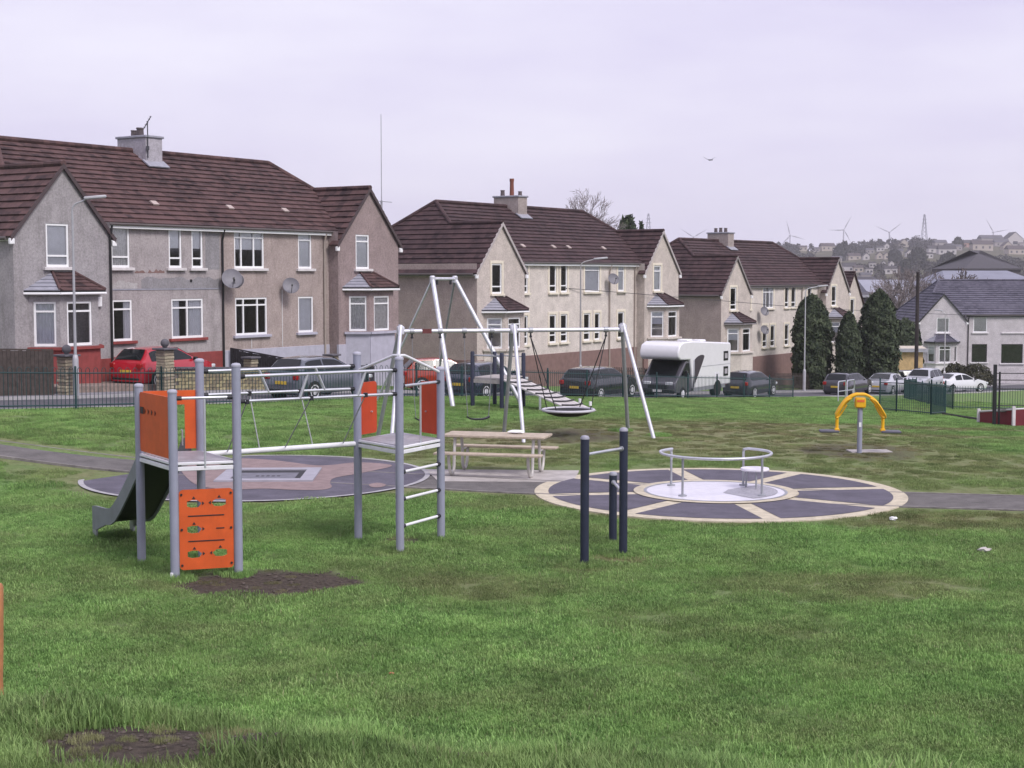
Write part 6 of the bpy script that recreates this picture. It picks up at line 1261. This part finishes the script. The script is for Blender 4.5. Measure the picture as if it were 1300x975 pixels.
def grass():
    rs = np.random.RandomState(3); V = []; Fc = []; vid = []; K = 0
    def variant(n, rad, h0, h1, wd):
        nonlocal K; K += 1
        for _ in range(n):
            r = rad*math.sqrt(rs.uniform()); a = rs.uniform(0, 2*PI); x, y = r*math.cos(a), r*math.sin(a); h = rs.uniform(h0, h1)*(1-.35*(r/rad)**2); b = rs.uniform(0, 2*PI); ln = rs.uniform(.1, .8)*h; w_ = wd*rs.uniform(.6, 1.2)
            px_, py_ = -math.sin(b)*w_/2, math.cos(b)*w_/2; dx, dy = math.cos(b)*ln, math.sin(b)*ln; o = len(V)
            V.extend([(x-px_, y-py_, -.01), (x+px_, y+py_, -.01), (x+dx*.35+px_*.8, y+dy*.35+py_*.8, h*.6), (x+dx*.35-px_*.8, y+dy*.35-py_*.8, h*.6), (x+dx, y+dy, h*.95)]); Fc.extend([(o, o+1, o+2, o+3), (o+3, o+2, o+4)]); vid.extend([K]*5)
    for k in range(5): variant(300, .15, .028, .075, .0042)      # long grass of the bank
    for k in range(5): variant(420, .3, .018, .05, .0085)       # mown lawn
    P = []
    def scatter(n, d0, d1, kind):
        d = np.sqrt(rs.uniform(d0*d0, d1*d1, n)); a = np.radians(rs.uniform(-33, 33, n)); x, y = d*np.sin(a), d*np.cos(a); s = (x-OX)*EX+(y-OY)*EYD; t = (x-OX)*NX+(y-OY)*NY
        m = wear(x, y, 'mud'); wn = wear(x, y, 'worn'); ok = (paved(x, y) > rs.uniform(.1, .42, n)) & (t > 10.3) & (rs.uniform(size=n) > m*.84) & (rs.uniform(size=n) > wn*.55)
        ok &= ~((x > -2.0) & (x < 1.5) & (y > 26.9) & (y < 30.6) & (np.abs(y-28.8) < 1.5))
        sc = (.7+.45*lump(x*2.6, y*2.6)+.4*lump(x*7, y*7)+rs.uniform(-.2, .45, n)+.5*(rs.uniform(size=n) < .08))*(1-.45*wn)*(1-.6*m)
        zz = zground(x, y)
        for i in np.where(ok)[0]: P.append((x[i], y[i], zz[i], kind*5+rs.randint(5), rs.uniform(0, 6.28), max(.3, sc[i]), min(1, wn[i]*1.15+m[i]*.8)))
    scatter(7800, 3.0, 9.5, 0); scatter(11200, 9.0, 26, 1); scatter(31000, 24, 60, 1); scatter(16000, 58, 84, 1)
    for bx, by in BASES:
        for _ in range(11): a = rs.uniform(0, 6.28); r = rs.uniform(.04, .16); P.append((bx+r*math.cos(a), by+r*math.sin(a), zg(bx, by), rs.randint(5), rs.uniform(0, 6.28), rs.uniform(.9, 1.7), 0))
    P = np.array(P); n0 = len(V); V2 = V+[tuple(p[:3]) for p in P]; me = bpy.data.meshes.new('grass'); me.from_pydata(V2, [], Fc); me.update()
    def attr(nm, ty, first, rest): at = me.attributes.new(nm, ty, 'POINT'); at.data.foreach_set('value', np.concatenate([first, rest]).astype(np.int32 if ty == 'INT' else np.float32))
    attr('vid', 'INT', np.array(vid), np.zeros(len(P))); attr('pick', 'INT', np.zeros(n0), P[:, 3]); attr('rot', 'FLOAT', np.zeros(n0), P[:, 4]); attr('scl', 'FLOAT', np.zeros(n0), P[:, 5]); attr('wornp', 'FLOAT', np.zeros(n0), P[:, 6])
    m = bpy.data.materials.new('grass_blade'); m.use_nodes = True; nt = m.node_tree; b = nt.nodes['Principled BSDF']; N, L, geo, noise, ramp, mix, g, olive = grass_colour(nt, True)
    L(g, b.inputs['Base Color']); b.inputs['Roughness'].default_value = .7; b.inputs['Specular IOR Level'].default_value = .2; b.inputs['Subsurface Weight'].default_value = 0
    tr = N('ShaderNodeBsdfTranslucent'); L(g, tr.inputs['Color']); ms = N('ShaderNodeMixShader'); ms.inputs[0].default_value = .3; L(b.outputs[0], ms.inputs[1]); L(tr.outputs[0], ms.inputs[2]); L(ms.outputs[0], nt.nodes['Material Output'].inputs['Surface'])
    me.materials.append(m); o = bpy.data.objects.new('grass', me); COL.objects.link(o); o['kind'] = 'stuff'; o['label'] = 'green lawn grass growing over the park and the near bank'
    ng = bpy.data.node_groups.new('grass_scatter', 'GeometryNodeTree'); ng.interface.new_socket('Geometry', in_out='INPUT', socket_type='NodeSocketGeometry'); ng.interface.new_socket('Geometry', in_out='OUTPUT', socket_type='NodeSocketGeometry')
    Nn = ng.nodes.new; Lk = ng.links.new; gi = Nn('NodeGroupInput'); go = Nn('NodeGroupOutput')
    def named(nm, ty): q = Nn('GeometryNodeInputNamedAttribute'); q.data_type = ty; q.inputs['Name'].default_value = nm; return q.outputs['Attribute']
    v = named('vid', 'INT'); cmp_ = Nn('FunctionNodeCompare'); cmp_.data_type = 'INT'; cmp_.operation = 'GREATER_THAN'; Lk(v, cmp_.inputs[2]); cmp_.inputs[3].default_value = 0
    sep = Nn('GeometryNodeSeparateGeometry'); sep.domain = 'POINT'; Lk(gi.outputs[0], sep.inputs['Geometry']); Lk(cmp_.outputs[0], sep.inputs['Selection'])
    sp_ = Nn('GeometryNodeSplitToInstances'); sp_.domain = 'POINT'; Lk(sep.outputs['Selection'], sp_.inputs['Geometry']); Lk(v, sp_.inputs['Group ID'])
    mp = Nn('GeometryNodeMeshToPoints'); Lk(sep.outputs['Inverted'], mp.inputs['Mesh'])
    ip = Nn('GeometryNodeInstanceOnPoints'); Lk(mp.outputs[0], ip.inputs['Points']); Lk(sp_.outputs['Instances'], ip.inputs['Instance']); ip.inputs['Pick Instance'].default_value = True; Lk(named('pick', 'INT'), ip.inputs['Instance Index'])
    cx = Nn('ShaderNodeCombineXYZ'); Lk(named('rot', 'FLOAT'), cx.inputs['Z']); e2r = Nn('FunctionNodeEulerToRotation'); Lk(cx.outputs[0], e2r.inputs[0]); Lk(e2r.outputs[0], ip.inputs['Rotation'])
    Lk(named('scl', 'FLOAT'), ip.inputs['Scale']); Lk(ip.outputs[0], go.inputs[0])
    md = o.modifiers.new('scatter', 'NODES'); md.node_group = ng
grass()
# ------------------------------------------------------------------ haze
def haze():
    x0, x1, y0, y1, z0, z1 = -1900, 1900, -60, 4420, -70, 215
    m = bpy.data.materials.new('haze_air'); m.use_nodes = True; nt = m.node_tree; nt.nodes.clear(); o = nt.nodes.new('ShaderNodeOutputMaterial'); v = nt.nodes.new('ShaderNodeVolumePrincipled')
    v.inputs['Color'].default_value = (.93, .92, .99, 1); v.inputs['Density'].default_value = .0002; v.inputs['Anisotropy'].default_value = .0; nt.links.new(v.outputs[0], o.inputs['Volume'])
    b = MB().box(((x0+x1)/2, (y0+y1)/2, (z0+z1)/2), (x1-x0, y1-y0, z1-z0)).build('haze', m, None, 0); b['kind'] = 'stuff'; b['label'] = 'thin pale lilac haze filling the air over the valley'
haze()
